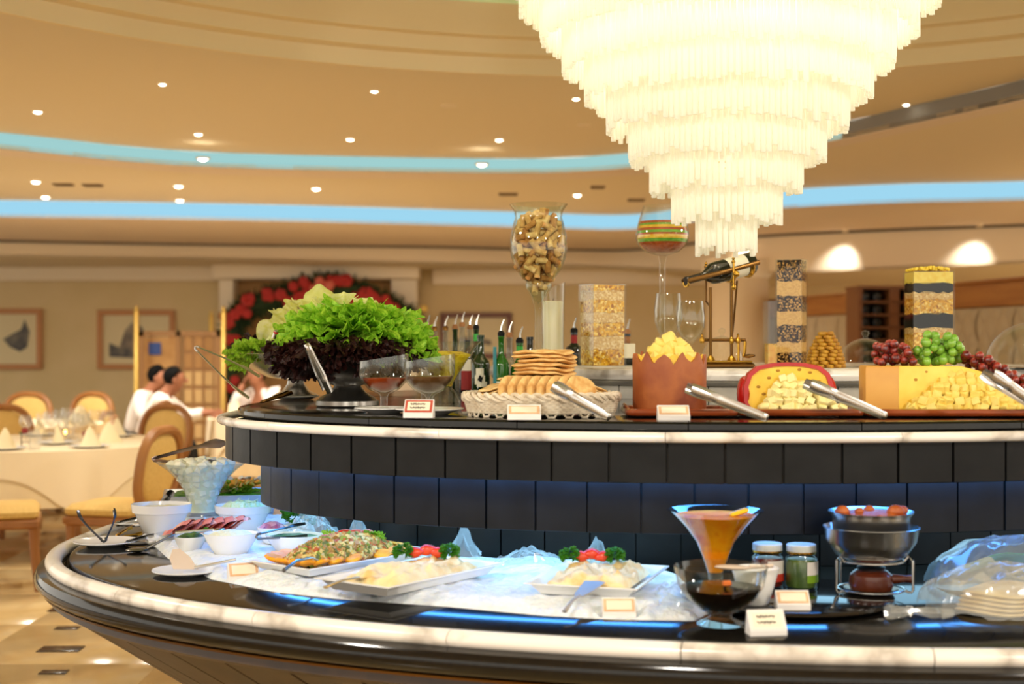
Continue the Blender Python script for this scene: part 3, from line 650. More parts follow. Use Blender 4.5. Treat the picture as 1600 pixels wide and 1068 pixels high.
for j in range(9):
    z = H-.06-j*.115; obj('shelf', MB().box((0, 0, z-.06), (w, .4, .016)), RK, wr)
    if j < 6:
        for i in range(2):
            q = Vector(((a.x+b.x)/2 - .168 + i*.112, 12.87, z-.0145)); o = obj('wine_bottle', wb, None, None, q, (-pi/2, 0, .05)); tag(o, 'dark wine bottle lying in the wooden rack on the right', 'bottle', 'bottles in the wine rack')
# people at the far table
SKIN = M('skin', (.60, .38, .26), .6); HAIR = M('black_hair', (.035, .028, .024), .8, spec=.1); SHIRT = M('white_shirt', (.94, .90, .86), .85); TROUS = M('black_trousers', (.05, .05, .05), .8)
def skinned(name, chains, mat, parent, sub=2):
    vs = []; es = []; rs = []; idx = {}
    for ch_ in chains:
        last = None
        for p, r in ch_:
            k = tuple(round(c, 4) for c in p)
            if k not in idx: idx[k] = len(vs); vs.append(p); rs.append(r)
            if last is not None: es.append((last, idx[k]))
            last = idx[k]
    me = bpy.data.meshes.new(name); me.from_pydata(vs, es, []); o = bpy.data.objects.new(name, me); COL.objects.link(o); o.parent = parent
    o.modifiers.new('skin', 'SKIN'); sv = me.skin_vertices[0].data
    for i, r in enumerate(rs): sv[i].radius = r if isinstance(r, tuple) else (r, r); sv[i].use_root = (i == 0)
    s = o.modifiers.new('sub', 'SUBSURF'); s.levels = sub; s.render_levels = sub
    dg = bpy.context.evaluated_depsgraph_get(); ev = o.evaluated_get(dg); me2 = bpy.data.meshes.new_from_object(ev); o.modifiers.clear(); o.data = me2
    me2.polygons.foreach_set('use_smooth', [True]*len(me2.polygons)); me2.materials.clear(); me2.materials.append(mat); return o
def person(label, loc, rz, lean, arms, headtilt=0):
    # local frame: hips at (0,0,.50), facing +x
    t = thing('person', label, 'person', loc, rz)
    hip = Vector((0, 0, .52)); ch_ = Vector((lean*.55, 0, .80)); nk = Vector((lean, 0, .98)); hd = Vector((lean+.07+headtilt, 0, 1.055)); 
    shl = [Vector((lean*.88, s*.17, .93)) for s in (-1, 1)]
    legs = [[Vector((0, s*.09, .50)), Vector((.42, s*.12, .52)), Vector((.44, s*.12, .08)), Vector((.56, s*.12, .04))] for s in (-1, 1)]
    body = [[(hip, (.14, .11)), (ch_, (.15, .11)), (nk, .055), (hd, (.075, .085)), (hd+Vector((.02, 0, .09)), .08), (hd+Vector((.02, 0, .15)), .04)]]
    for s in (0, 1): body.append([(ch_, (.15, .11)), (shl[s], .065)] + [(Vector(p), r) for p, r in arms[s]])
    for s in (0, 1): body.append([(hip, (.14, .11))] + [(legs[s][0], .09), (legs[s][1], .065), (legs[s][2], .04), (legs[s][3], .035)])
    obj_b = skinned('body', body, SKIN, t)
    sh_ = [[(hip, (.155, .125)), (ch_, (.165, .125)), (nk-Vector((0.02, 0, .03)), .075)]]
    for s in (0, 1): sh_.append([(ch_, (.165, .125)), (shl[s], .082)] + [(Vector(p), r+.016) for p, r in arms[s][:2]])
    skinned('shirt', sh_, SHIRT, t)
    tr = []
    for s in (0, 1): tr.append([(hip-Vector((0, 0, .03)), .12), (legs[s][0], .105), (legs[s][1], .08), (legs[s][2], .055)])
    skinned('trousers', tr, TROUS, t)
    hm = MB().ell((0, 0, 0), (.105, .095, .10), 16, 10, lambda p: p if p.x < .03 else Vector((p.x*.75, p.y, max(p.z, .045)))); obj('hair', hm, HAIR, t, hd+Vector((-.012, 0, .085)))
    obj('nose', MB().ell((0, 0, 0), (.02, .012, .02), 8, 6), SKIN, t, hd+Vector((.10, 0, .045)))
    for s in (-1, 1): obj('ear', MB().ell((0, 0, 0), (.016, .008, .028), 8, 6), SKIN, t, hd+Vector((0, s*.085, .05))); obj('eye', MB().ell((0, 0, 0), (.006, .011, .006), 8, 6), DARK, t, hd+Vector((.09, s*.032, .075)))
    for s in (0, 1):
        p, _ = arms[s][-1]; q, _ = arms[s][-2]; d = (Vector(p)-Vector(q)).normalized(); sd = d.orthogonal().normalized()
        f = []
        for k in range(4): f.append([(Vector(p)+sd*(k-1.5)*.018, .009), (Vector(p)+sd*(k-1.5)*.02+d*.05, .0085), (Vector(p)+sd*(k-1.5)*.021+d*(.08+.01*(k in (1, 2)))+Vector((0, 0, -.015)), .007)])
        f.append([(Vector(p)-sd*.035-d*.03, .01), (Vector(p)-sd*.055+d*.01, .009), (Vector(p)-sd*.06+d*.035, .007)])
        for ff in f: skinned('finger', [ff], SKIN, t, 1)
    return t
tz = .79
lap = lambda sg: [((.17, sg*.23, .74), .045), ((.32, sg*.15, .665), .036), ((.38, sg*.11, .655), .03)]
person('person in white shirt with greying hair, head bowed behind the other white shirted diner', (-3.72, 13.98, 0), -.15, .16, [lap(-1), lap(1)], .03)
person('person with black hair in white shirt leaning forward over the far table', (-3.42, 13.2, 0), .1, .2, [[((.36, -.22, .76), .048), ((.56, -.14, .80), .036), ((.64, -.10, .80), .03)], [((.36, .22, .76), .048), ((.56, .14, .80), .036), ((.64, .12, .80), .03)]], .02)
person('person in white shirt resting a hand against the face beside the garland', (-2.55, 14.72, 0), pi+.9, .06, [[((.28, -.2, .74), .045), ((.27, -.09, .96), .036), ((.225, -.085, 1.03), .03)], lap(1)])
make_chair('dining chair under the bowed diner in white shirt', (-3.74, 13.98, 0), -.15, .82); make_chair('dining chair under the black haired diner leaning forward', (-3.44, 13.2, 0), .1, .82); make_chair('dining chair under the diner resting a hand on the face', (-2.54, 14.74, 0), pi+.9, .82)
tag(obj('napkin_stand', MB().xprism([(-.06, 0), (.06, 0), (.04, .14), (-.05, .12)], -.02, .02), NAPK, None, (-2.66, 13.62, TT)), 'upright folded cream napkin on the far diners table', 'napkin')
tag(obj('cup', MB().lathe([(0, 0), (.03, 0), (.042, .07), (.038, .07), (.026, .01), (0, .01)], 16), PORC, None, (-2.48, 13.32, TT)), 'small white cup on the far diners table', 'cup')
# ================================================================ SHARED SMALL THINGS
RE = random.Random(21)
def tongs(label, loc, rot, L=.24, gap=.05, wide=.016, scoop=.03, mat=None, name='serving_tongs', flat=True, group=None):
    # hinge at origin, arms along +x, opening in y
    t = thing(name, label, 'tongs', loc, group=group, rot=rot); mat = mat or STEEL
    for s in (-1, 1):
        def w(u): return wide*(.75+.25*u) if u < .68 else wide*(.92)+ (scoop-wide)*sin(min(1, (u-.68)/.24)*pi/2) * (1 if u < .93 else max(.25, 1-(u-.93)/.075))
        def c(u): return s*(.006+gap/2*sin(u*pi*.52)**1.2)
        m = MB()
        m.grid(22, 4, lambda u, v: Vector((u*L, c(u)+s*.004*cos((v-.5)*pi)*(1 if u < .7 else 1.8), (v-.5)*w(u))))
        m.grid(22, 4, lambda u, v: Vector((u*L, c(u)+s*.004*cos((v-.5)*pi)*(1 if u < .7 else 1.8)-s*.0016, (v-.5)*w(u))))
        obj('arm', m, mat, t)
    obj('hinge', MB().tube([(.012, .008, 0), (.002, .007, 0), (-.004, 0, 0), (.002, -.007, 0), (.012, -.008, 0)], .0042, 8, flat=wide/.0084*.75, up=(0, 0, 1)), mat, t)
    return t
def orient(p0, p1, roll=0):
    d = (Vector(p1)-Vector(p0)).normalized(); q = d.to_track_quat('X', 'Z'); return (q @ Euler((roll, 0, 0)).to_quaternion()).to_euler()
def place_card(label, loc, rz, w=.085, h=.05, border=None, scrib=0, tilt=.75):
    t = thing('label_card', label, 'label card', loc, rz)
    m = MB(); m.add([(-w/2, -.022, 0), (w/2, -.022, 0), (w/2, .022, 0), (-w/2, .022, 0), (-w/2, -.022, .012), (w/2, -.022, .012), (w/2, .010, .012+h*.72), (-w/2, .010, .012+h*.72), (w/2, .022, .0), (-w/2, .022, 0)],
          [(3, 2, 1, 0), (0, 1, 5, 4), (4, 5, 6, 7), (7, 6, 2, 3), (1, 2, 6, 5), (0, 4, 7, 3)])
    obj('stand', m, CARDW, t, smooth=0)
    n = Vector((0, -h*.72, .032)).normalized(); u = Vector((0, .032, h*.72)); u.normalize(); c0 = Vector((0, -.006, .012+h*.36))
    def q(x, y, e=.0012): return c0 + Vector((x, 0, 0)) + u*y + Vector((0, -u.z, u.y))*e
    def sheet(x0, x1, y0, y1, e): return MB().add([q(x0, y0, e), q(x1, y0, e), q(x1, y1, e), q(x0, y1, e), q(x0, y0, e-.001), q(x1, y0, e-.001), q(x1, y1, e-.001), q(x0, y1, e-.001)], [(0, 1, 2, 3), (7, 6, 5, 4), (0, 4, 5, 1), (1, 5, 6, 2), (2, 6, 7, 3), (3, 7, 4, 0)])
    hh = h*.40
    obj('paper', sheet(-w*.46, w*.46, -hh, hh, .0015), border or M('card_tan', (.86, .66, .48), .7, col2=(.90, .74, .58), scale=30), t, smooth=0)
    pp = obj('face', sheet(-w*.38, w*.38, -hh*.72, hh*.72, .0024), CARD, t, smooth=0)
    if scrib:
        for r in range(scrib):
            y = hh*(.32-.62*r) if scrib > 1 else 0
            pts = [q(-w*.28+w*.5*k/26, y+hh*.2*sin(k*2.3+r)*abs(sin(k*.7+1)), .0032) for k in range(27)]
            obj('pen_stroke', MB().tube(pts, .0011, 4), M('pen_ink', (.25, .22, .22), .7), pp)
    return t
# leaves: ruffled fans
def leafmesh(name, mat, k1, amp, curl, seed, W=1.0, nu=30, nv=8):
    r = random.Random(seed); p1, p2, p3 = r.uniform(0, 6), r.uniform(0, 6), r.uniform(0, 6)
    def fn(u, v):
        a = (u-.5)*2.5; e = v**2.2
        ru = amp*e*(sin(a*k1+p1)+.55*sin(a*k1*2.3+p2)+.2*sin(a*k1*3.3+p3))
        rr = v*(1+.10*sin(a*k1*1.3+p3)*v); x = rr*sin(a)*.62*W; y = rr*(cos(a)*.75+.25); z = curl*(v**1.6)*.5*(1-.3*cos(a)) + ru
        return Vector((x + amp*.5*e*sin(a*k1*1.9+p2), y, z + .12*abs(sin(a))*v))
    me = MB().grid(nu, nv, fn).mesh(name, 80); me.materials.append(mat); return me
G1 = leafmat('lettuce_green', (.48, .74, .12), (.76, .91, .30), 12, .45); G2 = leafmat('frisee_green', (.52, .72, .14), (.76, .88, .30), 14, .45)
G3 = leafmat('iceberg_pale', (.92, .93, .52), (.97, .97, .74), 9, .5); RDL = leafmat('lollo_dark', (.10, .045, .035), (.24, .09, .06), 25, .15); PARS = leafmat('parsley_green', (.16, .44, .06), (.34, .62, .14), 30, .3)
def heap(t, nm, meshes, n, c, r, s, seed, zmin=-.1, tilt=.5, arc=(0, 2*pi), jit=.25):
    R = random.Random(seed)
    for i in range(n):
        z = zmin + (1-zmin)*((i+.5)/n); a = arc[0]+(arc[1]-arc[0])*((i*.618034) % 1); q = sqrt(max(0, 1-z*z))
        nrm = Vector((q*cos(a)/r[0], q*sin(a)/r[1], z/r[2])).normalized(); pos = Vector((c[0]+r[0]*q*cos(a), c[1]+r[1]*q*sin(a), c[2]+r[2]*z))
        dirv = (Vector((cos(a), sin(a), -tilt*(.6) + R.uniform(-.3, .5))) + nrm*.4 + Vector((R.uniform(-jit, jit), R.uniform(-jit, jit), R.uniform(-jit, jit)))).normalized()
        up = (nrm + Vector((R.uniform(-jit, jit), R.uniform(-jit, jit), .3))).normalized(); x = dirv.cross(up).normalized(); up = x.cross(dirv)
        ss = s*R.uniform(.75, 1.2); mt = Matrix((x, dirv, up)).transposed()
        o = obj(nm, R.choice(meshes), None, t, pos - dirv*ss*.55, mt.to_euler(), ss)
lg = [leafmesh('leaf', G1, 10, .085, -.25, i, 1.0, 52, 8) for i in range(5)]; lf = [leafmesh('leaf', G2, 15, .10, -.1, 20+i, .9, 64, 8) for i in range(4)]
li = [leafmesh('leaf', G3, 4, .06, .5, 40+i, 1.1, 22, 8) for i in range(3)]; lr = [leafmesh('leaf', RDL, 16, .11, -.1, 60+i, .9, 64, 8) for i in range(4)]; lp = [leafmesh('leaf', PARS, 12, .12, 0, 80+i, .9, 22, 5) for i in range(2)]
# ================================================================ UPPER TIER
# silver pedestal bowl with frisee
p = Vector((XA(462, 5.2), 5.2, UP))
b1 = thing('pedestal_bowl', 'wide silver pedestal bowl holding frilly pale lettuce', 'bowl', p)
obj('foot', MB().lathe([(0, .012), (.03, .012), (.078, .012), (.08, .016), (.05, .03), (.032, .055), (.028, .075), (0, .075)], 36), STEEL, b1)
obj('foot_plate', MB().lathe([(0, 0), (.06, 0), (.085, .010), (.086, .013), (.06, .006), (0, .005)], 36), PORC, b1)
bb = MB(); bb.capb = bb.capt = False
bb.lathe([(.0, .07), (.03, .072), (.10, .086), (.18, .125), (.245, .168), (.248, .166), (.18, .119), (.10, .079), (.0, .066)], 44, sy=.8); obj('dish', bb, STEEL, b1)
s1 = thing('frilly_lettuce', 'mound of frilly light green lettuce in the silver pedestal bowl', 'lettuce', p + Vector((0, 0, .13)))
heap(s1, 'leaf', lf, 34, (-.10, -.03, .02), (.12, .10, .06), .085, 3, -.3); heap(s1, 'leaf', lf, 16, (.04, -.04, .03), (.12, .10, .06), .08, 4, -.2)
s2 = thing('iceberg_lettuce', 'pale crisp iceberg leaves piled on the frilly lettuce', 'lettuce', p + Vector((.03, .03, .18)))
heap(s2, 'leaf', li, 16, (.02, 0, .04), (.13, .09, .12), .12, 5, -.2, -.5); obj('lettuce_heart', MB().ell((.06, -.03, .175), (.062, .06, .06), 20, 12, lambda q: q*(1+.03*sin(q.x*90+q.z*40))), G3, s2)
s2b = thing('lollo_rosso', 'dark red frilly leaves at the back of the silver bowl', 'lettuce', p + Vector((-.16, .08, .17))); heap(s2b, 'leaf', lr, 9, (0, 0, .0), (.06, .05, .06), .075, 6, -.1)
tongs('long handled salad tongs sticking out past the edge of the silver bowl', D(306, 543, 5.0), orient(D(306, 543, 5.0), D(390, 600, 4.93), 1.57), .27, .07, .009, .02, STEEL)
# dark pedestal bowl with big lettuce
p = Vector((XA(543, 4.58), 4.58, UP))
b2 = thing('pedestal_bowl', 'large dark pewter pedestal bowl overflowing with green and red lettuce', 'bowl', p)
obj('foot', MB().lathe([(0, 0), (.098, 0), (.102, .006), (.10, .02), (.092, .024), (.088, .03), (.06, .046), (.045, .062), (.042, .072), (0, .072)], 40), DSTEEL, b2)
bb = MB(); bb.capb = bb.capt = False
bb.lathe([(0, .066), (.042, .068), (.10, .085), (.16, .115), (.205, .15), (.215, .165), (.212, .166), (.155, .122), (.10, .092), (0, .074)], 44); obj('dish', bb, DSTEEL, b2)
s3 = thing('lollo_rosso', 'ring of dark red frilly leaves hanging over the pewter bowl rim', 'lettuce', p + Vector((0, 0, .14)))
heap(s3, 'leaf', lr, 60, (0, 0, .02), (.215, .175, .06), .10, 7, -.75, 1.1); heap(s3, 'leaf', lr, 46, (0, -.01, .045), (.232, .212, .03), .095, 17, -.6, 1.6, (-pi, 0))
s4 = thing('green_lettuce', 'big heap of bright green ruffled lettuce on the pewter bowl', 'lettuce', p + Vector((.015, 0, .17)))
heap(s4, 'leaf', lg, 90, (.01, -.01, .02), (.20, .14, .125), .135, 8, -.12, .25)
heap(s4, 'leaf', lg, 26, (.12, -.03, .02), (.11, .09, .06), .10, 9, -.1)
heap(s4, 'leaf', li, 8, (-.03, .05, .12), (.10, .06, .05), .09, 10, .1)
tongs('polished steel tongs hooked over the rim of the pewter bowl', D(480, 540, 4.285), orient(D(480, 540, 4.285), D(513, 612, 4.36), .4), .165, .02, .024, .024)
t = thing('bottle_cap_clip', 'small red and silver clip lying among the lettuce', 'clip', D(428, 528, 4.53)); obj('body', MB().lathe([(0, 0), (.008, 0), (.008, .026), (.006, .028), (0, .028)], 14), STEEL, t, rot=(.3, .4, 0)); obj('band', MB().lathe([(.0085, .018), (.0085, .024), (.007, .026)], 14), M('clip_red', (.65, .12, .08), .4), t, rot=(.3, .4, 0))
q = P(424, 633, UP); tongs('short steel tongs lying on the black top beside the silver bowl', (q.x-.03, q.y, UP+.012), (0, -.3, .4), .10, .03, .012, .014, DBRASS)
# sauce goblets with slanted rims on saucers
saucm = MB().lathe([(0, 0), (.045, 0), (.05, .003), (.082, .0125), (.086, .014), (.086, .0165), (.08, .015), (.048, .0065), (0, .006)], 40).mesh('saucer'); saucm.materials.append(PORC)
def goblet(label, lab2, px, d, r, col, lvl, sl):
    p = Vector((XA(px, d), d, UP)); o = tag(obj('saucer', saucm, None, None, p, (0, 0, 0), r/.075), lab2, 'saucer'); z = .0065*r/.075
    t = thing('slanted_goblet', label, 'glass bowl', p + Vector((0, 0, z+.0005)), 0, 'slant rim sauce goblets')
    def sh(q, a): f = max(0, (q.z-.085)/.07); return Vector((q.x, q.y, q.z + f*q.x*sl))
    g = MB(); g.capb = g.capt = False
    g.lathe([(0, 0), (.034, 0), (.036, .003), (.012, .008), (.0105, .014), (.011, .042), (.018, .05), (.045, .062), (.066, .085), (.074, .11), (.073, .155), (.071, .155), (.0715, .11), (.063, .088), (.043, .066), (.015, .054), (0, .053)], 40, fn=sh); obj('glass', g, GLASS, t)
    zt = .062+.08*lvl
    def rad(z): 
        for (r0, z0), (r1, z1) in zip([(.0, .0545), (.015, .0555), (.042, .067), (.062, .089), (.0705, .11), (.0705, .15)], [(.015, .0555), (.042, .067), (.062, .089), (.0705, .11), (.0705, .15), (.07, .2)]):
            if z <= z1: return r0+(r1-r0)*(z-z0)/(z1-z0)
    obj('sauce', MB().lathe([(0, .0555)] + [(rad(.056+(zt-.056)*k/8)-.0008, .056+(zt-.056)*k/8) for k in range(9)] + [(0, zt+.001)], 32), col, t)
    return t
goblet('slanted glass goblet of orange tomato sauce on a white saucer', 'white saucer under the orange tomato sauce goblet', 600, 4.17, .076, M('tomato_sauce', (.62, .24, .06), .3, col2=(.42, .14, .04), scale=14), .42, .16)
goblet('slanted glass goblet of brown sauce on a white saucer', 'white saucer under the brown sauce goblet', 671, 4.07, .086, M('brown_sauce', (.38, .24, .10), .3, col2=(.28, .16, .06), scale=14), .50, .16)
place_card('small white card with red border before the brown sauce goblet', P(655, 652, UP), -.1, .082, .052, M('card_red', (.72, .30, .22), .6), 2)
# yellow fruit bowl
def flared(label, loc, prof, inner, mat, cat='glass bowl', name='flared_bowl', gm=None, seg=44):
    t = thing(name, label, cat, loc); g = MB(); g.capb = g.capt = False
    g.lathe(prof + [(r-.0022, z) for r, z in reversed(prof[4:])] + [(0, prof[4][1]+.003)], seg); obj('glass', g, gm or GLASS, t)
    if inner: obj('contents', MB().lathe(inner, seg), mat, t)
    return t
p = Vector((XA(694, 4.9), 4.9, UP)); h = CZ-UP+.002
flared('wide flared glass bowl filled with bright yellow fruit behind the sauce goblets', p, [(0, 0), (.058, 0), (.056, .008), (.045, .03), (.028, .05), (.034, .07), (.06, .11), (.085, h-.055), (.108, h-.02), (.128, h)],
       [(0, .056), (.027, .056), (.033, .075), (.058, .115), (.08, h-.062), (.092, h-.045), (.06, h-.035), (0, h-.032)], M('yellow_fruit', (.88, .74, .05), .35, col2=[(.95, .86, .22), (.72, .52, .03)], scale=38, bump=.4))
# bottles
def bottle(label, px, d, z0, H, r, glassc, pour=True, lab=None, neck=.3, cork=None, liquid=None, group=None, short=False):
    p = Vector((XA(px, d), d, z0)); t = thing('bottle', label, 'bottle', p, 0, group)
    nr = r*.36; sh = H*(1-neck)
    obj('glass_body', MB().lathe([(0, 0), (r*.9, 0), (r, .006), (r, sh*.78), (r*.92, sh*.86), (r*.55, sh*.97), (nr*1.05, sh*1.06), (nr, H-.012), (nr*1.15, H-.010), (nr*1.15, H), (0, H)], 24), glassc, t)
    if pour:
        obj('stopper', MB().lathe([(0, H), (nr*1.2, H), (nr*1.2, H+.012), (nr*.7, H+.02), (0, H+.02)], 14), cork or DARK, t)
        obj('pourer', MB().tube([(0, 0, H+.018), (.002, 0, H+.035), (.012, 0, H+.062)], [.006, .0045, .003], 8), STEEL, t, rot=(0, 0, RE.uniform(-.6, .6)))
    if lab:
        for (z, hh, a0, a1, mt, nm) in lab:
            rr = (r if z < sh*.75 else nr) + .0008
            def fn(u, v): a = -pi/2 + a0+(a1-a0)*u; return Vector((rr*cos(a), rr*sin(a), z+hh*v))
            obj(nm, MB().grid(10, 1, fn), mt, t)
    return t
GRN = M('green_bottle', (.10, .20, .06), .08, col2=(.07, .15, .05), scale=6, spec=.7); BRT = M('bright_green_bottle', (.16, .40, .10), .1, spec=.7); CLR = thin_glass('oil_bottle_glass', (.75, .73, .66), .12, .7, .03, .15, (.75, .68, .55))
DKB = M('dark_green_bottle', (.04, .06, .035), .08, spec=.7); CORK = M('cork_tan', (.60, .40, .22), .7); LBLC = M('label_cream', (.93, .90, .80), .6); LBLR = M('label_red', (.58, .10, .08), .6); LBLT = M('label_teal', (.16, .55, .58), .5); LBLG = M('label_green', (.25, .72, .28), .5)
gp = 'oil and vinegar bottles with pourers behind the yellow bowl'
bl = [('clear oil bottle with cork pourer beside the lettuce', 668, 6.05, CLR, CORK, 492), ('clear oil bottle with tilted steel pourer and orange collar', 679, 5.95, CLR, DBRASS, 494), ('clear oil bottle with dark brown stopper', 696, 6.0, CLR, DBRASS, 493),
      ('green oil bottle with dark stopper between clear bottles', 711, 6.1, GRN, CORK, 491), ('clear oil bottle with the tallest steel pourer', 722, 5.95, CLR, CORK, 487), ('clear bottle with brown stopper partly behind a green bottle', 734, 6.15, CLR, CORK, 492), ('green oil bottle with green neck band and steel pourer', 744, 6.0, GRN, DARK, 491)]
for lab, px, d, g_, ck, top in bl:
    H = CZ-(top-534)/F*d - UP - .062; bottle(lab, px, d, UP, H, .030, g_, True, [(H-.05, .03, -1.6, 1.6, LBLG, 'neck_label')] if 'neck band' in lab else None, .38, ck, group=gp)
bottle('dark bottle with red label and white medallion on the black top', 730, 5.62, UP, .215, .033, DKB, False, [(.02, .075, -.75, .55, LBLR, 'red_label'), (.095, .045, -.7, .5, LBLC, 'medallion')], .36)
b_ = bottle('green bottle with large cream emblem label beside the yellow bowl', 751, 5.5, UP, .235, .036, GRN, False, [(.045, .035, -.62, .5, LBLC, 'emblem_label'), (.035, .02, -.4, .75, LBLC, 'emblem_label'), (.075, .032, -.5, .35, LBLC, 'emblem_label')], .34)
obj('emblem_mark', MB().add([(-.012, -.0385, .062), (.004, -.0388, .052), (.012, -.0385, .078), (.006, -.0388, .072), (-.002, -.0388, .082)], [(0, 1, 2, 3, 4)]), DARK, b_)
H = CZ-(499-534)/F*5.38 - UP - .062; bottle('tall green olive oil bottle with teal side label', 783, 5.38, UP, H, .030, BRT, True, [(.03, .16, -1.5, -.6, LBLT, 'teal_label'), (.0, .06, -.6, -.1, LBLC, 'cream_label')], .33, DARK)
H = CZ-(502-534)/F*5.5 - UP - .062; bottle('clear vinegar bottle with brown cork pourer behind the olive oil', 796, 5.5, UP, H, .030, CLR, True, None, .36, CORK)
H = CZ-(510-534)/F*5.4 - UP - .062; bottle('green bottle with bright green neck band beside the cork vase stem', 812, 5.4, UP, H, .034, BRT, True, [(H-.062, .05, -1.6, 1.6, LBLG, 'neck_band')], .33, DARK)
bottle('short dark bottle behind the cork vase stem', 828, 5.3, UP, CZ-(526-534)/F*5.3-UP, .032, DKB, False, None, .3)
H = CZ-(496-534)/F*5.95 - SH - .062; bottle('dark wine bottle with red neck and pourer beside the corn column', 897, 5.95, SH, H, .036, DKB, True, [(H-.05, .045, -1.6, 1.6, LBLR, 'red_capsule')], .36, DARK)
H = CZ-(498-534)/F*5.95 - SH - .062; bottle('brown necked bottle standing right behind the corn column', 980, 5.95, SH, H, .034, DKB, True, [(H-.04, .035, -1.6, 1.6, CORK, 'cork_band'), (.03, .06, -1, 1.2, LBLC, 'cream_label')], .36, CORK)
# cork vase
d = 5.0; p = Vector((XA(841.5, d), d, UP)); k = d/F
def zy(y): return CZ-(y-534)*k-UP
cv = thing('cork_vase', 'tall stemmed glass hurricane vase full of wine corks', 'vase', p)
g = MB(); g.capb = g.capt = False
prof = [(0, 0), (.075, 0), (.07, .006), (.02, .018), (.0135, .05), (.0135, zy(485)), (.016, zy(478)), (.028, zy(462)), (.045, zy(450)), (.047, zy(444)), (.043, zy(440)), (.06, zy(433)), (.082, zy(420)), (.096, zy(403)), (.1015, zy(388)), (.099, zy(370)), (.090, zy(350)), (.083, zy(340)), (.086, zy(330)), (.103, zy(319))]
g.lathe(prof + [(r-.003, z) for r, z in reversed(prof[8:])] + [(.036, zy(452)), (.012, zy(470)), (0, zy(474))], 44); obj('glass', g, GLASSG, cv)
CK = [M('cork_a', (.86, .68, .40), .8, col2=(.76, .56, .30), scale=60), M('cork_b', (.76, .53, .26), .8, col2=(.66, .43, .19), scale=60), M('cork_c', (.92, .78, .52), .8, col2=(.84, .66, .40), scale=60)]
ckm = []
for c_ in CK: me = MB().lathe([(0, -.0215), (.0098, -.0215), (.0108, -.0205), (.0108, .0205), (.0098, .0215), (0, .0215)], 12).mesh('wine_cork'); me.materials.append(c_); ckm.append(me)
inner = prof[9:]
def vr(z):
    for (r0, z0), (r1, z1) in zip(inner, inner[1:]):
        if z0 <= z <= z1: return r0+(r1-r0)*(z-z0)/(z1-z0)
    return .04
placed = []; tries = 0
while len(placed) < 150 and tries < 40000:
    tries += 1; z = RE.uniform(zy(452), zy(334)); R = vr(z)-(.0145 if z > zy(436) else .026)
    if z > zy(350): R -= (z-zy(350))*1.0
    if R < .006: continue
    a = RE.uniform(0, 2*pi); rr = R*sqrt(RE.uniform(.35, 1)); q = Vector((rr*cos(a), rr*sin(a), z))
    if any((q-o).length < .0225 for o in placed): continue
    placed.append(q); rim = rr > R*.75
    tang = Vector((-sin(a), cos(a), 0))*RE.uniform(-1, 1) + Vector((0, 0, RE.uniform(-1, 1))) + Vector((cos(a), sin(a), 0))*RE.uniform(-.25, .25)
    e = tang.to_track_quat('Z', 'X').to_euler()
    o = obj('wine_cork', RE.choice(ckm), None, None, p+q, e, RE.uniform(.92, 1.05)); tag(o, 'used wine cork in the tall stemmed glass vase', 'cork', 'wine corks in the tall vase')
# white candle in tapering glass
p = Vector((XA(864, 5.27), 5.27, UP)); t = thing('pillar_candle_vase', 'tall white pillar candle in a clear slanted glass behind the cork vase', 'candle', p); hh = CZ-(448-534)/F*5.27-UP; h2 = CZ-(470-534)/F*5.27-UP
g = MB(); g.capb = g.capt = False; g.lathe([(0, 0), (.04, 0), (.046, .01), (.042, hh*.5), (.043, hh*.8), (.046, hh), (.044, hh), (.04, hh*.8), (.039, hh*.5), (.042, .012), (0, .012)], 32, fn=lambda q, a: Vector((q.x, q.y, q.z+(q.z/hh)**6*q.x*.4))); obj('glass', g, GLASST, t)
obj('candle', MB().lathe([(0, .013), (.038, .013), (.0375, h2*.5), (.0385, h2-.004), (.034, h2), (0, h2)], 32), M('candle_wax', (.93, .89, .74), .5, sss=.3), t); obj('wick', MB().tube([(0, 0, h2), (.001, 0, h2+.01)], .001, 5), DARK, t)
# layered decorative jars
SEEDY = M('corn_grain', (.80, .56, .08), .5, col2=[(.90, .70, .22), (.62, .36, .05), (.95, .82, .45)], scale=130, kind='voronoi', lo=.2, hi=.8, bump=.2, spec=.1); SEEDP = M('pale_grain', (.86, .72, .46), .6, col2=[(.78, .60, .34), (.90, .80, .58)], scale=160, kind='voronoi', lo=.2, hi=.8, bump=.2, spec=.1)
SEEDB = M('dark_bean_mix', (.10, .035, .02), .4, col2=[(.22, .09, .04), (.82, .62, .34), (.07, .03, .02)], scale=170, kind='voronoi', lo=.25, hi=.75, bump=.15, spec=.05); SEEDK = M('black_bean', (.015, .015, .015), .4, col2=(.07, .065, .06), scale=130, kind='voronoi', bump=.15, spec=.05); OILY = M('golden_sand', (.86, .68, .36), .5, col2=(.78, .58, .28), scale=200)
POP = M('yellow_popcorn', (.93, .78, .12), .45, col2=(.96, .86, .32), scale=60)
def grains(poly, z0, z1, n, r, seed):           # pebbled skin for a layer
    R = random.Random(seed); m = MB(); L = len(poly)
    for i in range(n):
        k = R.randrange(L); u = R.random(); a, b = poly[k], poly[(k+1) % L]; x = a[0]+(b[0]-a[0])*u; y = a[1]+(b[1]-a[1])*u; z = R.uniform(z0+r*.5, z1-r*.3); s = r*R.uniform(.7, 1.2); f = .985
        x *= f; y *= f; m.add([(x-s, y, z), (x+s, y, z), (x, y-s, z), (x, y+s, z), (x, y, z-s), (x, y, z+s)], [(0, 2, 5), (2, 1, 5), (1, 3, 5), (3, 0, 5), (2, 0, 4), (1, 2, 4), (3, 1, 4), (0, 3, 4)])
    return m
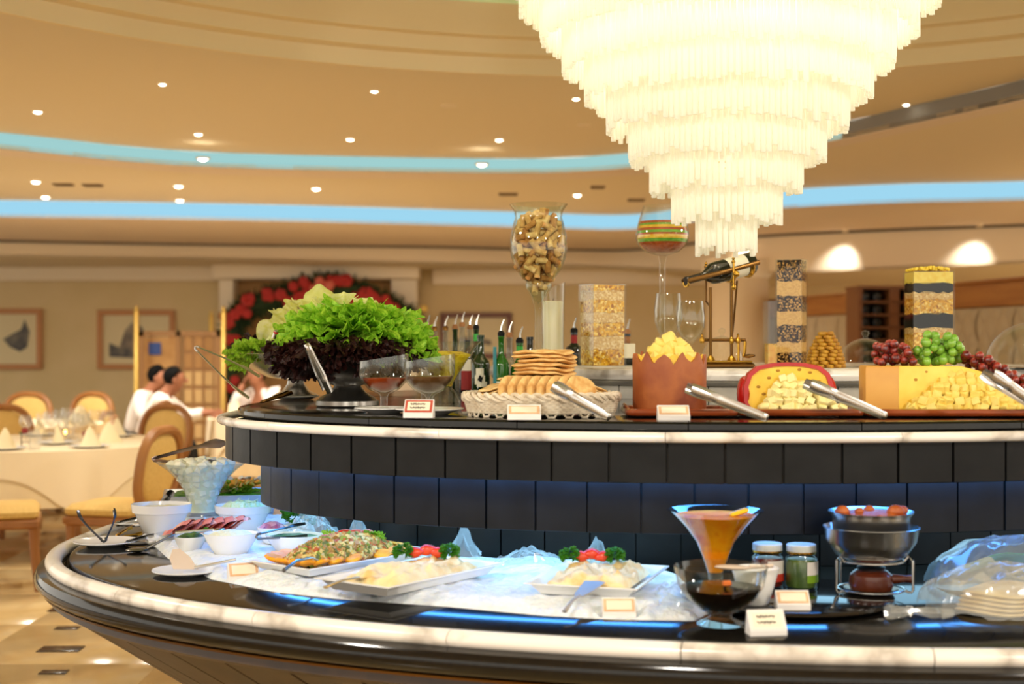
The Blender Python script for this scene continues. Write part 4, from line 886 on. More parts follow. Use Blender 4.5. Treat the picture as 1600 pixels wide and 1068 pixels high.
def layer_jar(label, px, d, z0, w, dp, rz, ytop, layers, heapm=None, seed=1):
    p = Vector((XA(px, d), d, z0)); H = CZ-(ytop-534)/F*d-z0; t = thing('layered_glass_column', label, 'vase', p, rz)
    wt = .005
    def rect(a, b): return [(-a/2, -b/2), (a/2, -b/2), (a/2, b/2), (-a/2, b/2)]
    g = MB(); o = rect(w, dp); i = rect(w-2*wt, dp-2*wt); vs = [(x, y, 0) for x, y in o] + [(x, y, H) for x, y in o] + [(x, y, H) for x, y in i] + [(x, y, .012) for x, y in i]
    fs = [(3, 2, 1, 0)] + [(k, (k+1) % 4, 4+(k+1) % 4, 4+k) for k in range(4)] + [(4+k, 4+(k+1) % 4, 8+(k+1) % 4, 8+k) for k in range(4)] + [(8+k, 8+(k+1) % 4, 12+(k+1) % 4, 12+k) for k in range(4)] + [(12, 13, 14, 15)]
    obj('glass', g.add(vs, fs), GLASST, t, smooth=0)
    z = .013; ii = rect(w-2*wt-.002, dp-2*wt-.002); tot = H-.013-.004
    R = random.Random(seed); prev = [0]*33
    N = 8
    for li_, (f, mt) in enumerate(layers):
        z1 = z+tot*f; top = [R.uniform(-.004, .004) for _ in range(4*N)]
        if li_ == len(layers)-1: top = [0]*(4*N)
        per = [(ii[k][0]+(ii[(k+1) % 4][0]-ii[k][0])*j/N, ii[k][1]+(ii[(k+1) % 4][1]-ii[k][1])*j/N) for k in range(4) for j in range(N)]
        n = len(per); vs = [(x, y, z+prev[q % len(prev)]*(li_ > 0)) for q, (x, y) in enumerate(per)] + [(x, y, z1+top[q]) for q, (x, y) in enumerate(per)]
        fs = [tuple(range(n-1, -1, -1)), tuple(range(n, 2*n))] + [(q, (q+1) % n, n+(q+1) % n, n+q) for q in range(n)]
        lay = obj('filling_layer', MB().add(vs, fs), mt, t, smooth=0)
        z = z1; prev = top
    if heapm:
        m = MB(); 
        for _ in range(260):
            x = R.uniform(-.42, .42)*w; y = R.uniform(-.42, .42)*dp; m.ell((x, y, H+.004+R.uniform(0, .012)*(1-abs(x)/w*1.5)), (.007, .006, .006), 6, 4)
        stuff(obj('popcorn_heap', m, heapm, t))
    return t
layer_jar('square glass column layered with golden corn and pale grain', 941, 5.12, SH, .132, .125, .38, 444, [(.20, SEEDY), (.16, SEEDP), (.17, SEEDY), (.13, SEEDP), (.15, SEEDY), (.12, SEEDP), (.07, SEEDY)], None, 2)
layer_jar('tall square glass column layered with dark bean mix and golden sand', 1237, 5.14, SH, .098, .098, -.42, 405, [(.12, SEEDB), (.10, OILY), (.16, SEEDB), (.13, OILY), (.15, SEEDB), (.14, OILY), (.20, SEEDB)], None, 3)
layer_jar('square glass column striped with yellow corn and black beans', 1451, 5.3, SH, .158, .12, .04, 424, [(.12, SEEDY), (.22, SEEDY), (.06, SEEDP), (.15, SEEDK), (.16, SEEDY), (.07, SEEDP), (.10, SEEDK), (.12, POP)], POP, 4)
layer_jar('narrow clear glass column of orange slices beside the dark bean column', 1205, 5.42, SH, .05, .05, .2, 470, [(.3, M('orange_pieces', (.92, .62, .12), .4, col2=(.95, .78, .3), scale=40)), (.03, SEEDY)], None, 5)
# layered balloon glass
d = 5.42; p = Vector((XA(1035, d), d, SH)); k = d/F
def zq(y): return CZ-(y-534)*k-SH
lg_ = thing('layered_balloon_glass', 'giant balloon wine glass layered with orange yellow and green sand', 'glass', p)
g = MB(); g.capb = g.capt = False
prof = [(0, 0), (.075, 0), (.07, .004), (.02, .012), (.0125, .03), (.0105, zq(480)), (.0115, zq(410)), (.02, zq(399)), (.06, zq(394)), (.09, zq(384)), (.1015, zq(373)), (.1015, zq(365)), (.093, zq(348)), (.082, zq(333)), (.073, zq(321))]
g.lathe(prof + [(r-.002, z) for r, z in reversed(prof[8:])] + [(0, zq(396))], 44); obj('glass', g, GLASS, lg_)
pin = [(r-.004, z) for r, z in prof[8:]]
def br(z):
    for (r0, z0), (r1, z1) in zip(pin, pin[1:]):
        if z0 <= z <= z1: return r0+(r1-r0)*(z-z0)/(z1-z0)
    return pin[0][0]
SO = M('orange_sand', (.78, .36, .10), .7, col2=(.66, .28, .08), scale=90); SY = M('yellow_sand', (.92, .70, .10), .7, col2=(.96, .80, .25), scale=90); SG = M('green_sand', (.42, .66, .18), .7, col2=(.5, .74, .28), scale=90)
ys = [394, 379, 374, 368, 365, 361, 357, 353, 350, 346]; cl = [SO, SG, SY, SO, SG, SO, SY, SG, SO]
for a, b, c_ in zip(ys, ys[1:], cl): obj('sand_layer', MB().lathe([(0, zq(a)), (br(zq(a)), zq(a)), (br(zq((a+b)/2)), zq((a+b)/2)), (br(zq(b)), zq(b)), (0, zq(b))], 40), c_, lg_)
# wine glasses
wgl = MB(); wgl.capb = wgl.capt = False
wgl.lathe([(0, 0), (.034, 0), (.032, .003), (.006, .009), (.004, .03), (.004, .075), (.012, .085), (.036, .105), (.048, .135), (.05, .165), (.043, .215), (.0415, .215), (.0485, .165), (.0465, .136), (.034, .108), (.008, .09), (0, .089)], 32); wgl = wgl.mesh('wine_glass'); wgl.materials.append(GLASS)
for lab, px, d, top in (('empty tulip wine glass standing in front of the layered balloon glass', 1044, 5.22, 458), ('shorter empty wine glass between cheese cubes and bottle stand', 1079, 5.12, 470)):
    s = (CZ-(top-534)/F*d-SH)/.215; tag(obj('wine_glass', wgl, None, None, (XA(px, d), d, SH), (0, 0, 0), (1.05, 1.05, s)), lab, 'glass')
# bottle stand and bottle
d = 5.3; p = Vector((XA(1136, d), d, SH)); k = d/F
def loc_(px, py, dy=0): return Vector(((px-1136)*k, dy, CZ-(py-534)*k-SH))
st = thing('wine_bottle_cradle', 'brass wine bottle pouring cradle with crank on a gilt base', 'stand', p)
obj('base', MB().box((.0, 0, .01), (.19, .11, .02), bev=.006), DBRASS, st); obj('base_moulding', MB().box((0, 0, .024), (.175, .095, .008), bev=.003), BRASS, st)
pd = Vector((-.86, -.42, -.24)).normalized()     # bottle axis, towards the neck
c0 = loc_(1136, 421)
post = [(1109, 449, -.02), (1143, 437.5, .0)]
for px, py, y in post:
    a = loc_(px, 569, y); b = loc_(px, py, y); obj('post', MB().tube([(b.x, y, .026), (b.x, y, b.z)], .006, 10), DBRASS, st)
    obj('post_foot', MB().lathe([(0, .026), (.018, .026), (.014, .036), (.007, .046), (0, .046)], 14, (b.x, y, 0)), BRASS, st)
a = loc_(1098, 531); b = loc_(1165, 531); obj('cross_bar', MB().tube([(a.x, 0, a.z), (b.x, 0, b.z)], .006, 10), DBRASS, st)
for px in (1097, 1153, 1143):
    q = loc_(px, 531); obj('knob', MB().lathe([(0, -.014), (.008, -.012), (.011, 0), (.007, .01), (.003, .014), (.005, .02), (0, .026)], 12, (q.x, 0, q.z)), BRASS, st)
q = loc_(1154, 531); obj('crank_post', MB().tube([(q.x, 0, .026), (q.x, 0, q.z)], .005, 8), BRASS, st)
obj('crank_arm', MB().tube([loc_(1163, 533, -.02), loc_(1162, 550, -.02), loc_(1160, 557, -.02)], .006, 8), BRASS, st); obj('crank_handle', MB().tube([loc_(1160, 556, -.02), loc_(1168, 556, -.03), loc_(1176, 555, -.045)], [.005, .008, .004], 10), DBRASS, st)
obj('tilt_rod', MB().tube([loc_(1153, 438, .02), loc_(1148, 490, .01), loc_(1145, 520, .01)], .004, 8), DBRASS, st)
side = Vector((.42, -.84, 0)).normalized()
for s in (-1, 1): obj('cradle_bar', MB().tube([c0 - pd*.115 + side*.047*s, c0 + pd*.06 + side*.047*s, c0 + pd*.19 + side*.018*s], .0055, 8, flat=1.6), DBRASS, st)
for f in (-.085, .0):
    pts = []
    for i in range(13):
        a = pi*i/12; n2 = pd.cross(side); pts.append(c0 - pd*(-f) + side*.047*cos(a) + n2*(.047*sin(a)*(-1 if n2.z > 0 else 1)))
    obj('cradle_strap', MB().tube(pts, .004, 8, flat=2), BRASS, st)
obj('neck_hook', MB().tube([c0+pd*.185+side*.018*cos(pi*i/10)+Vector((0, 0, -.022*sin(pi*i/10))) for i in range(11)], .004, 8), BRASS, st)
for px, py in ((1106, 414), (1143, 408)):
    q = loc_(px, py, -.045 if px > 1120 else .05); obj('finial', MB().lathe([(0, -.012), (.006, -.01), (.008, -.004), (.004, .002), (.006, .008), (.002, .014), (0, .02)], 12, q), BRASS, st)
obj('back_rod', MB().tube([loc_(1106, 416, .05), loc_(1106, 470, .05), loc_(1109, 480, -.02)], .004, 8), DBRASS, st); obj('front_rod', MB().tube([loc_(1143, 411, -.05), loc_(1143, 450, -.05)], .0045, 8), BRASS, st); obj('front_knob', MB().ell(loc_(1147, 429, -.056), (.012, .008, .012), 12, 8), BRASS, st); obj('front_knob', MB().ell(loc_(1143, 449, -.052), (.009, .009, .013), 12, 8), BRASS, st)
bot = thing('wine_bottle', 'dark wine bottle with cream label lying in the brass cradle', 'bottle', p + c0 - pd*.115, rot=pd.to_track_quat('Z', 'X').to_euler())
obj('glass_body', MB().lathe([(0, .008), (.02, .003), (.038, 0), (.041, .004), (.0415, .165), (.038, .187), (.024, .207), (.0155, .222), (.0145, .235), (0, .235)], 30), M('black_wine_glass', (.06, .06, .035), .1, spec=.7), bot)
obj('capsule', MB().lathe([(.0138, .228), (.0145, .235), (.0145, .292), (.0155, .293), (.0155, .302), (.014, .304), (0, .304)], 20), M('capsule_black', (.07, .06, .05), .3), bot)
lbm = MB().grid(20, 1, lambda u, v: Vector((.0421*cos(u*2*pi), .0421*sin(u*2*pi), .04+.085*v))); obj('paper_label', lbm, LBLC, bot)
# pyramid of biscuits
p = Vector((XA(1290, 5.36), 5.36, SH)); n_ = 0
BIS = M('golden_biscuit', (.80, .60, .14), .5, col2=(.68, .46, .10), scale=30); bme = MB().lathe([(0, 0), (.014, 0), (.017, .004), (.017, .009), (.014, .013), (0, .0135)], 12).mesh('round_biscuit'); bme.materials.append(BIS)
for L in range(10):
    R_ = .062*(1-L*.055) if L < 6 else .062*(1-.30-(L-5)*.11); n = max(1, int(2*pi*R_/.031))
    for i in range(n):
        a = 2*pi*i/n+L*.4; o = obj('round_biscuit', bme, None, None, p + Vector((R_*cos(a), R_*sin(a), L*.0135+.0005)), (.12*sin(a), -.12*cos(a), a)); tag(o, 'small golden biscuit in the tapering stack behind the red cheese', 'biscuit', 'stacked golden biscuits')
tag(obj('biscuit_core', MB().lathe([(0, 0), (.044, 0), (.04, .06), (.012, .125), (0, .125)], 16), BIS, None, p), 'inner pile of golden biscuits filling the tapering stack', 'biscuits')['kind'] = 'stuff'
# glass domes
for lab, px, d, r, h in (('clear glass dome lid behind the grapes and biscuit stack', 1352, 5.52, .105, .105), ('large clear glass dome lid at the shelf end behind red grapes', 1612, 5.35, .17, .165), ('small clear glass dome behind the brass bottle cradle', 1128, 5.62, .085, .115)):
    t = thing('glass_dome', lab, 'glass dome', (XA(px, d), d, SH)); g = MB(); g.capb = g.capt = False
    g.lathe([(r+.004, 0), (r+.004, .006)] + [(r*cos(a), .006+h*sin(a)) for a in [i*pi/2/12 for i in range(13)]], 40); obj('dome', g, GLASS, t)
    obj('knob', MB().lathe([(0, h+.004), (.008, h+.006), (.008, h+.014), (.016, h+.024), (.012, h+.034), (0, h+.037)], 16), GLASS, t); obj('tray', MB().lathe([(0, -.0), (r+.012, 0), (r+.014, .003), (0, .003)], 40), STEEL, t)
# ---------------------------------------------------------------- bread basket and cheeses on the upper tier
RF = random.Random(33)
BX, BY = XA(846, 4.0), 4.0
WICK = M('white_wicker', (.88, .83, .74), .6, col2=(.80, .73, .62), scale=50)
bk = thing('bread_basket', 'oval white woven basket of flatbreads', 'basket', (BX, BY, UP))
ra, rb = .215, .135
def oval(a, f, z): return Vector((ra*f*cos(a), rb*f*sin(a), z))
obj('basket_floor', MB().prism([(ra*.93*cos(2*pi*i/48), rb*.93*sin(2*pi*i/48)) for i in range(48)], .010, .016), WICK, bk)
for i in range(66):
    a = 2*pi*i/66; obj('stake', MB().tube([oval(a, .95, .012), oval(a+.012, .97, .03), oval(a, 1.0, .052)], .0032, 5), WICK, bk)
for r_ in range(6):
    m = MB().tube([oval(2*pi*i/132, .955+.008*r_+(.010 if (i+r_) % 2 else -.008), .015+r_*.0062) for i in range(132)], .0038, 5, True); obj('weave_strand', m, WICK, bk)
for ph, z_ in ((0, .058), (pi, .058), (pi/2, .052)):
    obj('braided_rim', MB().tube([oval(2*pi*i/160, 1.0+.028*sin(i*.85+ph), z_+.007*cos(i*.85+ph)) for i in range(160)], .0062, 6, True), WICK, bk)
for i in range(26):
    a = 2*pi*i/26; obj('foot_loop', MB().tube([oval(a-.075, .95, .012), oval(a-.04, .955, .002), oval(a+.04, .955, .002), oval(a+.075, .95, .012)], .0028, 5), WICK, bk)
BRD = [M('flatbread_a', (.92, .77, .50), .75, col2=(.80, .58, .30), scale=22, bump=.5, bscale=40), M('flatbread_b', (.94, .81, .56), .75, col2=(.82, .63, .36), scale=18, bump=.5, bscale=40)]
def breadmesh(seed):
    R = random.Random(seed); ph = [R.uniform(0, 6) for _ in range(6)]
    def wob(x, y): return .004*sin(x*38+ph[0])*cos(y*33+ph[1]) + .0015*sin(x*70+y*55+ph[2])
    m = MB()
    def rim(a): return 1+.05*sin(2*a+ph[3])+.03*sin(5*a+ph[4])
    m.lathe([(0, -.004), (.05, -.004), (.078, -.003), (.086, 0), (.08, .004), (.05, .0055), (0, .0055)], 30, fn=lambda q, a: Vector((q.x*rim(a), q.y*rim(a), q.z+wob(q.x, q.y))))
    me = m.mesh('flatbread', 70); me.materials.append(BRD[seed % 2]); return me
brm = [breadmesh(i) for i in range(5)]; GB = 'flatbreads in the white basket'
def bread(k, loc, rot, sc, lab): tag(obj('flatbread', brm[k], None, None, loc, rot, sc), lab, 'flatbread', GB)
zz_ = UP+.0235                                # the middle pile, flat on the basket floor
for i in range(14):
    up_ = i >= 7; dx = RF.uniform(-.004, .004); sc = (1.0, .84, 1)
    if i == 7:
        zz_ += .001; bread(1, (BX-.045, BY+.032, zz_), (0, -.03, .4), (.95, .84, 1), 'flatbread sticking out to the left below the stack'); zz_ += .0122; continue
    bread(0, (BX+.008+dx*1.8, BY+.032, zz_), (.012*sin(i*2.1), .014*sin(i*1.7), .22*sin(i*1.3)), (1.0+.05*sin(i*2.7), .84, 1.15), 'puffy flatbread lying flat in the stack on top of the bread pile' if up_ else 'flatbread buried under the bread stack'); zz_ += .0118
nrm = Vector((.50, -.72, .48)).normalized(); rowq = (nrm.to_track_quat('Z', 'Y')).to_euler()
for i in range(8):                            # front row, leaning back like shingles
    x = -.076+i*.0265; yb = -.074+.8*x*x
    bread(2, (BX+x, BY+yb, UP+.069), rowq, .62, 'flatbread leaning upright in the front row of the basket')
for i in range(4): bread(3, (BX-.145+.004*i, BY+.015, UP+.046+i*.0112), (0, -.30, .3), (.58, .6, .8), 'flatbread slumping to the left edge of the basket')
for i in range(4): bread(3, (BX+.150-.004*i, BY+.015, UP+.046+i*.0112), (0, .30, .3), (.58, .6, .8), 'flatbread sloping to the right edge of the basket')
place_card('blank tan card leaning on the front of the bread basket', P(819, 655, UP), .0, .09, .038)
a = P(950, 651, UP+.012); tongs('steel bread tongs resting on the right end of the basket', a, orient(a, D(874, 607, a.y+.02), 0), .165, .045, .028, .034)
# boards
def board(label, x0, x1, yc, dp, hnd=True):
    t = thing('serving_board', label, 'board', ((x0+x1)/2, yc, UP)); w = x1-x0
    m = MB(); poly = []
    for i in range(40):
        a = 2*pi*i/40; poly.append((w/2*math.copysign(abs(cos(a))**.2, cos(a)), dp/2*math.copysign(abs(sin(a))**.2, sin(a))))
    m.prism(poly, .004, .012); obj('deck', m, BOARD, t)
    obj('rolled_rim', MB().tube([(x, y, .014) for x, y in poly], .0105, 8, True), BOARD, t)
    if hnd:
        for s in (-1, 1): obj('handle', MB().tube([(s*w*.48, -dp*.2, .016), (s*w*.505, -dp*.1, .026), (s*w*.515, 0, .030), (s*w*.505, dp*.1, .026), (s*w*.48, dp*.2, .016)], .006, 8), BOARD, t)
    return t
board('red brown wooden board under the orange cheese drum', .322, .618, 4.02, .24); board('red brown wooden board under the red waxed cheese', .632, .965, 4.02, .24, False); board('long glossy red brown board under the big yellow cheese', .978, 1.60, 4.035, .29, False)
BZ = UP+.0125
# carved cheese drum
cx, cy = XA(1046, 4.02), 4.02
dr = thing('cheese_drum', 'tall orange brown cheese drum with zigzag carved top edge', 'cheese', (cx, cy, BZ))
RIND = M('orange_rind', (.54, .25, .09), .5, col2=[(.64, .35, .15), (.46, .19, .06)], scale=7, detail=5, bump=.15); PASTE = M('pale_cheese', (.93, .84, .46), .45, col2=(.90, .78, .36), scale=30, sss=.15); YEL = M('yellow_paste', (.92, .74, .20), .45, col2=(.95, .80, .30), scale=16)
h = .165; n = 72; vs = []; fs = []
for i in range(n):
    a = 2*pi*i/n; u = (i % 6)/6; zz = h-.030+.03*(1-abs(u-.5)*2) + .004*sin(i*1.7)
    for r, z in ((.101, 0), (.1035, .01), (.1035, .08), (.1045, zz-.01), (.1035, zz), (.096, zz), (.096, .1)): vs.append((r*cos(a), r*sin(a), z))
for i in range(n):
    j = (i+1) % n
    for k in range(6): fs.append((i*7+k, j*7+k, j*7+k+1, i*7+k+1))
obj('rind', MB().add(vs, fs), RIND, dr, smooth=50)
n = 72; vs = []; fs = []
for i in range(n):
    a = 2*pi*i/n; u = ((i+3) % 6)/6; zz = h-.008+.005*sin(i*1.3)
    for r, z in ((.0955, .1), (.0955, zz), (.085, zz-.006), (.08, .13)): vs.append((r*cos(a), r*sin(a), z))
for i in range(n):
    j = (i+1) % n
    for k in range(3): fs.append((i*4+k, j*4+k, j*4+k+1, i*4+k+1))
obj('inner_paste', MB().add(vs, fs).lathe([(0, .13), (.0955, .13), (.0955, .02), (0, .02)], 40), YEL, dr)
cube = MB().box((0, 0, 0), (.026, .026, .026), bev=.0025).mesh('cheese_cube'); cube.materials.append(PASTE)
cube2 = MB().box((0, 0, 0), (.022, .026, .024), bev=.0025).mesh('cheese_cube'); cube2.materials.append(M('cream_cheese_cube', (.95, .89, .62), .45, sss=.15))
def cubes(label, group, pts, me, s=1, j=.6):
    for q in pts: tag(obj('cheese_cube', me, None, None, q, (RF.uniform(-j, j), RF.uniform(-j, j), RF.uniform(0, 3)), s*RF.uniform(.85, 1.2)), label, 'cheese', group)
pts = []
for L, (n, r) in enumerate(((11, .063), (8, .045), (5, .028), (2, .012))):
    for i in range(n): a = 2*pi*i/n+L*.5; pts.append((cx+r*cos(a), cy+r*sin(a), BZ+h-.017+L*.0185+RF.uniform(-.003, .003)))
for i in range(6): a = i*1.1; pts.append((cx+.022*cos(a), cy+.022*sin(a), BZ+h-.017))
cubes('pale yellow cheese cube heaped in the carved cheese drum', 'cheese cubes in the drum', pts, cube, 1.15)
place_card('blank tan card in front of the orange cheese drum', P(1052, 656, UP), 0, .085, .038)
a = P(1196, 652, UP+.014); tongs('steel cheese tongs leaning between the drum and the red cheese', a, orient(a, D(1084, 609, a.y-.02), 0), .215, .04, .028, .032)
# red waxed cheese, front cut away
ex, ey = XA(1229, 4.02), 4.02
ed = thing('red_waxed_cheese', 'red waxed cheese wheel cut open to show yellow paste with holes', 'cheese', (ex, ey, BZ)); W_ = .128; Hh = .138
prof = [(-W_*.86, 0), (-W_, .03), (-W_*1.0, .07), (-W_*.9, .108), (-W_*.7, .128), (-W_*.35, .137), (0, .139), (W_*.35, .137), (W_*.7, .128), (W_*.9, .108), (W_, .07), (W_, .03), (W_*.86, 0)]
m = MB(); R_ = 7; vs = []; fs = []; N = len(prof)
for k in range(R_+1):
    u = k/R_; y = -.03 + .13*u; s = sqrt(max(.02, 1-(u*.93)**2.5)) if u > 0 else 1
    for x, z in prof: vs.append((x*s + (-.004 if u == 0 else 0)*0, y, z*(.55+.45*s)))
for k in range(R_):
    for i in range(N-1): fs.append((k*N+i, k*N+i+1, (k+1)*N+i+1, (k+1)*N+i))
m.add(vs, fs)
vs = [(x*f, y, z*f2+.001*0) for y, f, f2 in ((-.03, 1, 1), (-.036, .985, .99), (-.036, .90, .925), (-.028, .895, .92)) for x, z in prof]; fs = []
for k in range(3):
    for i in range(N-1): fs.append((k*N+i, k*N+i+1, (k+1)*N+i+1, (k+1)*N+i))
m.add(vs, fs)
for s in (-1, 1): m.ell((s*W_*.93, .0, .05), (.022, .036, .05), 14, 10)
obj('red_wax', m, M('red_wax', (.66, .06, .05), .3, col2=(.75, .12, .09), scale=8, coat=.3), ed)
obj('cut_paste', MB().xprism([(x*.905, z*.93) for x, z in prof], -.031, .05), YEL, ed)
for x, z in ((-.03, .115), (-.055, .095), (-.085, .07), (.06, .11), (.085, .085), (.03, .118), (-.07, .05)): obj('hole', MB().ell((x, -.0315, z), (.006, .002, .004), 10, 6), M('cheese_hole', (.66, .48, .12), .7), ed)
pts = []
for L, n in enumerate((10, 8, 6, 4, 2)):
    for i in range(n):
        for r_ in range(2 if L < 3 else 1): pts.append((ex-.085+.0+L*.014+i*.0225+RF.uniform(-.008, .008)+.012, ey-.062-.026*r_+L*.004, BZ+.0125+L*.020))
cubes('small cream cheese cube heaped before the cut red cheese', 'cheese cubes by the red cheese', pts, cube2, .92, .6)
place_card('blank tan card before the red waxed cheese board', P(1283, 650, UP), 0, .085, .038)
a = P(1382, 649, UP+.014); tongs('steel cheese tongs leaning on the cubes of the red cheese', a, orient(a, D(1264, 600, a.y-.02), 0), .225, .04, .028, .034)
# big yellow cheese block
gx0, gx1, gy = XA(1345, 4.06), XA(1592, 4.06), 4.06
bl_ = thing('yellow_cheese_block', 'big yellow cheese wedge with holes carrying red and green grapes', 'cheese', ((gx0+gx1)/2, gy, BZ)); w = gx1-gx0
RN = M('golden_rind', (.84, .62, .24), .45, col2=(.78, .54, .18), scale=6); x1 = gx0+48*4.06/F-(gx0+gx1)/2
poly = [(-w/2, -.02), (-w/2+.004, -.045), (x1, -.075), (x1+.004, -.075), (w/2-.05, -.062), (w/2, -.03), (w/2, .09), (-w/2+.02, .10)]
def blk(pl, zf): 
    n = len(pl); vs = [(x, y, 0) for x, y in pl] + [(x, y, zf(x)-.006) for x, y in pl] + [(x*.985, y*.96, zf(x)) for x, y in pl]
    return MB().add(vs, [tuple(range(n-1, -1, -1)), tuple(range(2*n, 3*n))] + [(i+k*n, (i+1) % n+k*n, n+(i+1) % n+k*n, n+i+k*n) for k in (0, 1) for i in range(n)])
zf = lambda x: .128 - (0 if x < w*.08 else .075*((x-w*.08)/(w*.42))**1.4)
obj('rind_block', blk([(x-.001 if x < x1 else x, y) for x, y in poly if x <= x1+.001] + [(x1, .0985), (-w/2+.02, .10)], zf), RN, bl_); obj('cut_block', blk([(x1+.0005, -.075), (w*.08, -.072), (w*.2, -.07), (w*.32, -.067), (w/2-.03, -.06), (w/2, -.03), (w/2, .09), (w*.32, .0925), (w*.2, .0945), (w*.08, .0965), (x1+.0005, .0985)], zf), YEL, bl_)
for x, z in ((-.06, .112), (.0, .10), (.02, .119), (-.09, .09), (.09, .10), (.13, .085)): obj('hole', MB().ell((x, -.075+.012*(x-x1)/w*1.5-.0005, z), (.006, .002, .0045), 10, 6), MATS['cheese_hole'], bl_)
pts = []
for L in range(6):
    n = 13-L*2
    for i in range(n):
        for r_ in range(3 if L < 2 else (2 if L < 4 else 1)):
            x = (gx0+gx1)/2 + .035 + (i-(n-1)/2)*.0245 + L*.0 + RF.uniform(-.005, .005); pts.append((x, gy-.092-.022*r_+L*.004, BZ+.0135+L*.0175))
cubes('yellow cheese cube heaped in front of the big yellow cheese', 'cheese cubes by the big yellow cheese', pts, cube, .9, .5)
a = P(1640, 648, UP+.02); tongs('steel tongs reaching into the yellow cubes from the board end', a, orient(a, D(1553, 590, a.y-.02), 0), .2, .045, .03, .036)
# grapes
def grapes(label, c, n, rad, r, mat, seed, shape):
    R = random.Random(seed); t = thing('grape_bunch', label, 'grapes', c); pl = []; tr = 0
    me = MB().ell((0, 0, 0), (r, r, r*1.12), 14, 10).mesh('grape', 80); me.materials.append(mat)
    while len(pl) < n and tr < 20000:
        tr += 1; q = Vector((R.uniform(-1, 1)*rad[0], R.uniform(-1, 1)*rad[1], R.uniform(0, 1)*rad[2]))
        if not shape(q): continue
        if any((q-o).length < r*1.55 for o in pl): continue
        pl.append(q); obj('grape', me, None, t, q, (R.uniform(-.6, .6), R.uniform(-.6, .6), 0), R.uniform(.9, 1.12))
    obj('stem', MB().tube([(-rad[0]*.7, 0, rad[2]*.5), (0, .01, rad[2]*.7), (rad[0]*.8, 0, rad[2]*.5), (rad[0]*1.15, .0, rad[2]*.75)], .002, 6), M('grape_stem', (.35, .30, .14), .7), t)
    return t
RG = M('red_grape', (.48, .09, .08), .22, col2=[(.62, .22, .17), (.30, .05, .06)], scale=22, sss=.2, coat=.2); GG = M('green_grape', (.36, .58, .12), .22, col2=(.52, .70, .24), scale=22, sss=.2, coat=.2)
zt = BZ+.130
gcx = (gx0+gx1)/2
grapes('bunch of red grapes on the rind end of the yellow cheese', (XA(1396, 4.05), 4.05, zt+.0075), 34, (.055, .045, .060), .0115, RG, 1, lambda q: (q.x/.058)**2+(q.z/.066)**2 < 1)
grapes('bunch of green grapes on the middle of the yellow cheese', (XA(1466, 4.06), 4.06, zt+.0085), 42, (.063, .045, .08), .0125, GG, 2, lambda q: (q.x/.067)**2+(q.z/.085)**2 < 1)
b3 = Vector((XA(1556, 4.05), 4.05, BZ+.02))
def drape(q):                                  # lies on the sloping cheese, then hangs over its end
    x = b3.x+q.x-gcx; top = zf(min(x, w/2)) if x < w/2 else -1; z = b3.z+q.z-BZ
    if x < w/2+.012: return zf(min(x, w/2))+.0105 < z < zf(min(x, w/2))+.046
    return .028 < z < .095
grapes('bunch of red grapes trailing down the far end of the yellow cheese', b3, 58, (.092, .05, .145), .0118, RG, 3, drape)
# ================================================================ LOWER TIER
RG_ = random.Random(77)
def inpoly(x, y, pl):
    c = False; n = len(pl); j = n-1
    for i in range(n):
        if (pl[i][1] > y) != (pl[j][1] > y) and x < (pl[j][0]-pl[i][0])*(y-pl[i][1])/(pl[j][1]-pl[i][1])+pl[i][0]: c = not c
        j = i
    return c
def dpoly(x, y, pl):
    b = 9; n = len(pl)
    for i in range(n):
        ax, ay = pl[i]; bx, by = pl[(i+1) % n]; ex, ey = bx-ax, by-ay; t = max(0, min(1, ((x-ax)*ex+(y-ay)*ey)/(ex*ex+ey*ey+1e-12))); b = min(b, math.hypot(ax+ex*t-x, ay+ey*t-y))
    return b
LWL = Vector((-1.185, 4.81)); CABB = Vector((-.918, 4.86)); CHEE = Vector((-.852, 4.31)); HERB = Vector((-.988, 4.37)); PICKB = Vector((-.664, 4.335)); ONIO = Vector((-.768, 4.565)); HAMP = Vector((-.985, 4.62)); VASE = Vector((XA(316, 5.05), 5.05)); TRAYP = Vector((XA(345, 5.36), 5.36))
C1 = Vector((-.485, 4.05, LOW+.03)); C2 = Vector((-.262, 3.74, LOW+.03)); C3 = Vector((.225, 3.675, LOW+.03)); r1 = radians(50); r2 = radians(54); r3 = radians(72)
DISH = [(LWL, .066, .055), (CABB, .062, .054), (CHEE, .05, .042), (HERB, .03, .036), (PICKB, .053, .043), (ONIO, .032, .03), (HAMP, .135, .084), (VASE, .067, .067)]
PLAT = [(C1, r1, .212, .102), (C2, r2, .208, .092), (C3, r3, .158, .112)]
FLATR = [(TRAYP, .22, .19, .125)] + [(P(px, py, LOW), rz, .045, .026) for px, py, rz in ((380, 906, .35), (615, 933, .1), (967, 963, 0))]
FLATC = [(P(290, 897, LOW), .062), ((.70, 3.62), .272), (P(214, 862, LOW), .04)]
front = [(222, 836), (262, 872), (330, 905), (430, 925), (520, 935), (600, 941), (700, 948), (850, 962), (960, 968), (1085, 970)]
pl = [P(x, y, LOW)[:2] for x, y in front]; back = [el(CE, t, .012) for t in [-.50*pi - .5*pi*k/14 - (.05*pi) for k in range(0, 13)]]
back = [(.47, 3.95)] + [q for q in back if q[0] < .42]
pl = [tuple(q) for q in pl] + [(.50, 3.50)] + back + [(-.72, 5.15), (-.95, 5.45), (-1.2, 5.4)]
st_ = .0125; xs = [min(p[0] for p in pl), max(p[0] for p in pl)]; ys = [min(p[1] for p in pl), max(p[1] for p in pl)]
vid = {}; vs = []; fs = []
def rectd(x, y, c, rz, a, b):
    dx, dy = x-c[0], y-c[1]; u = abs(dx*cos(rz)+dy*sin(rz))-a; v = abs(-dx*sin(rz)+dy*cos(rz))-b; return math.hypot(max(u, 0), max(v, 0))
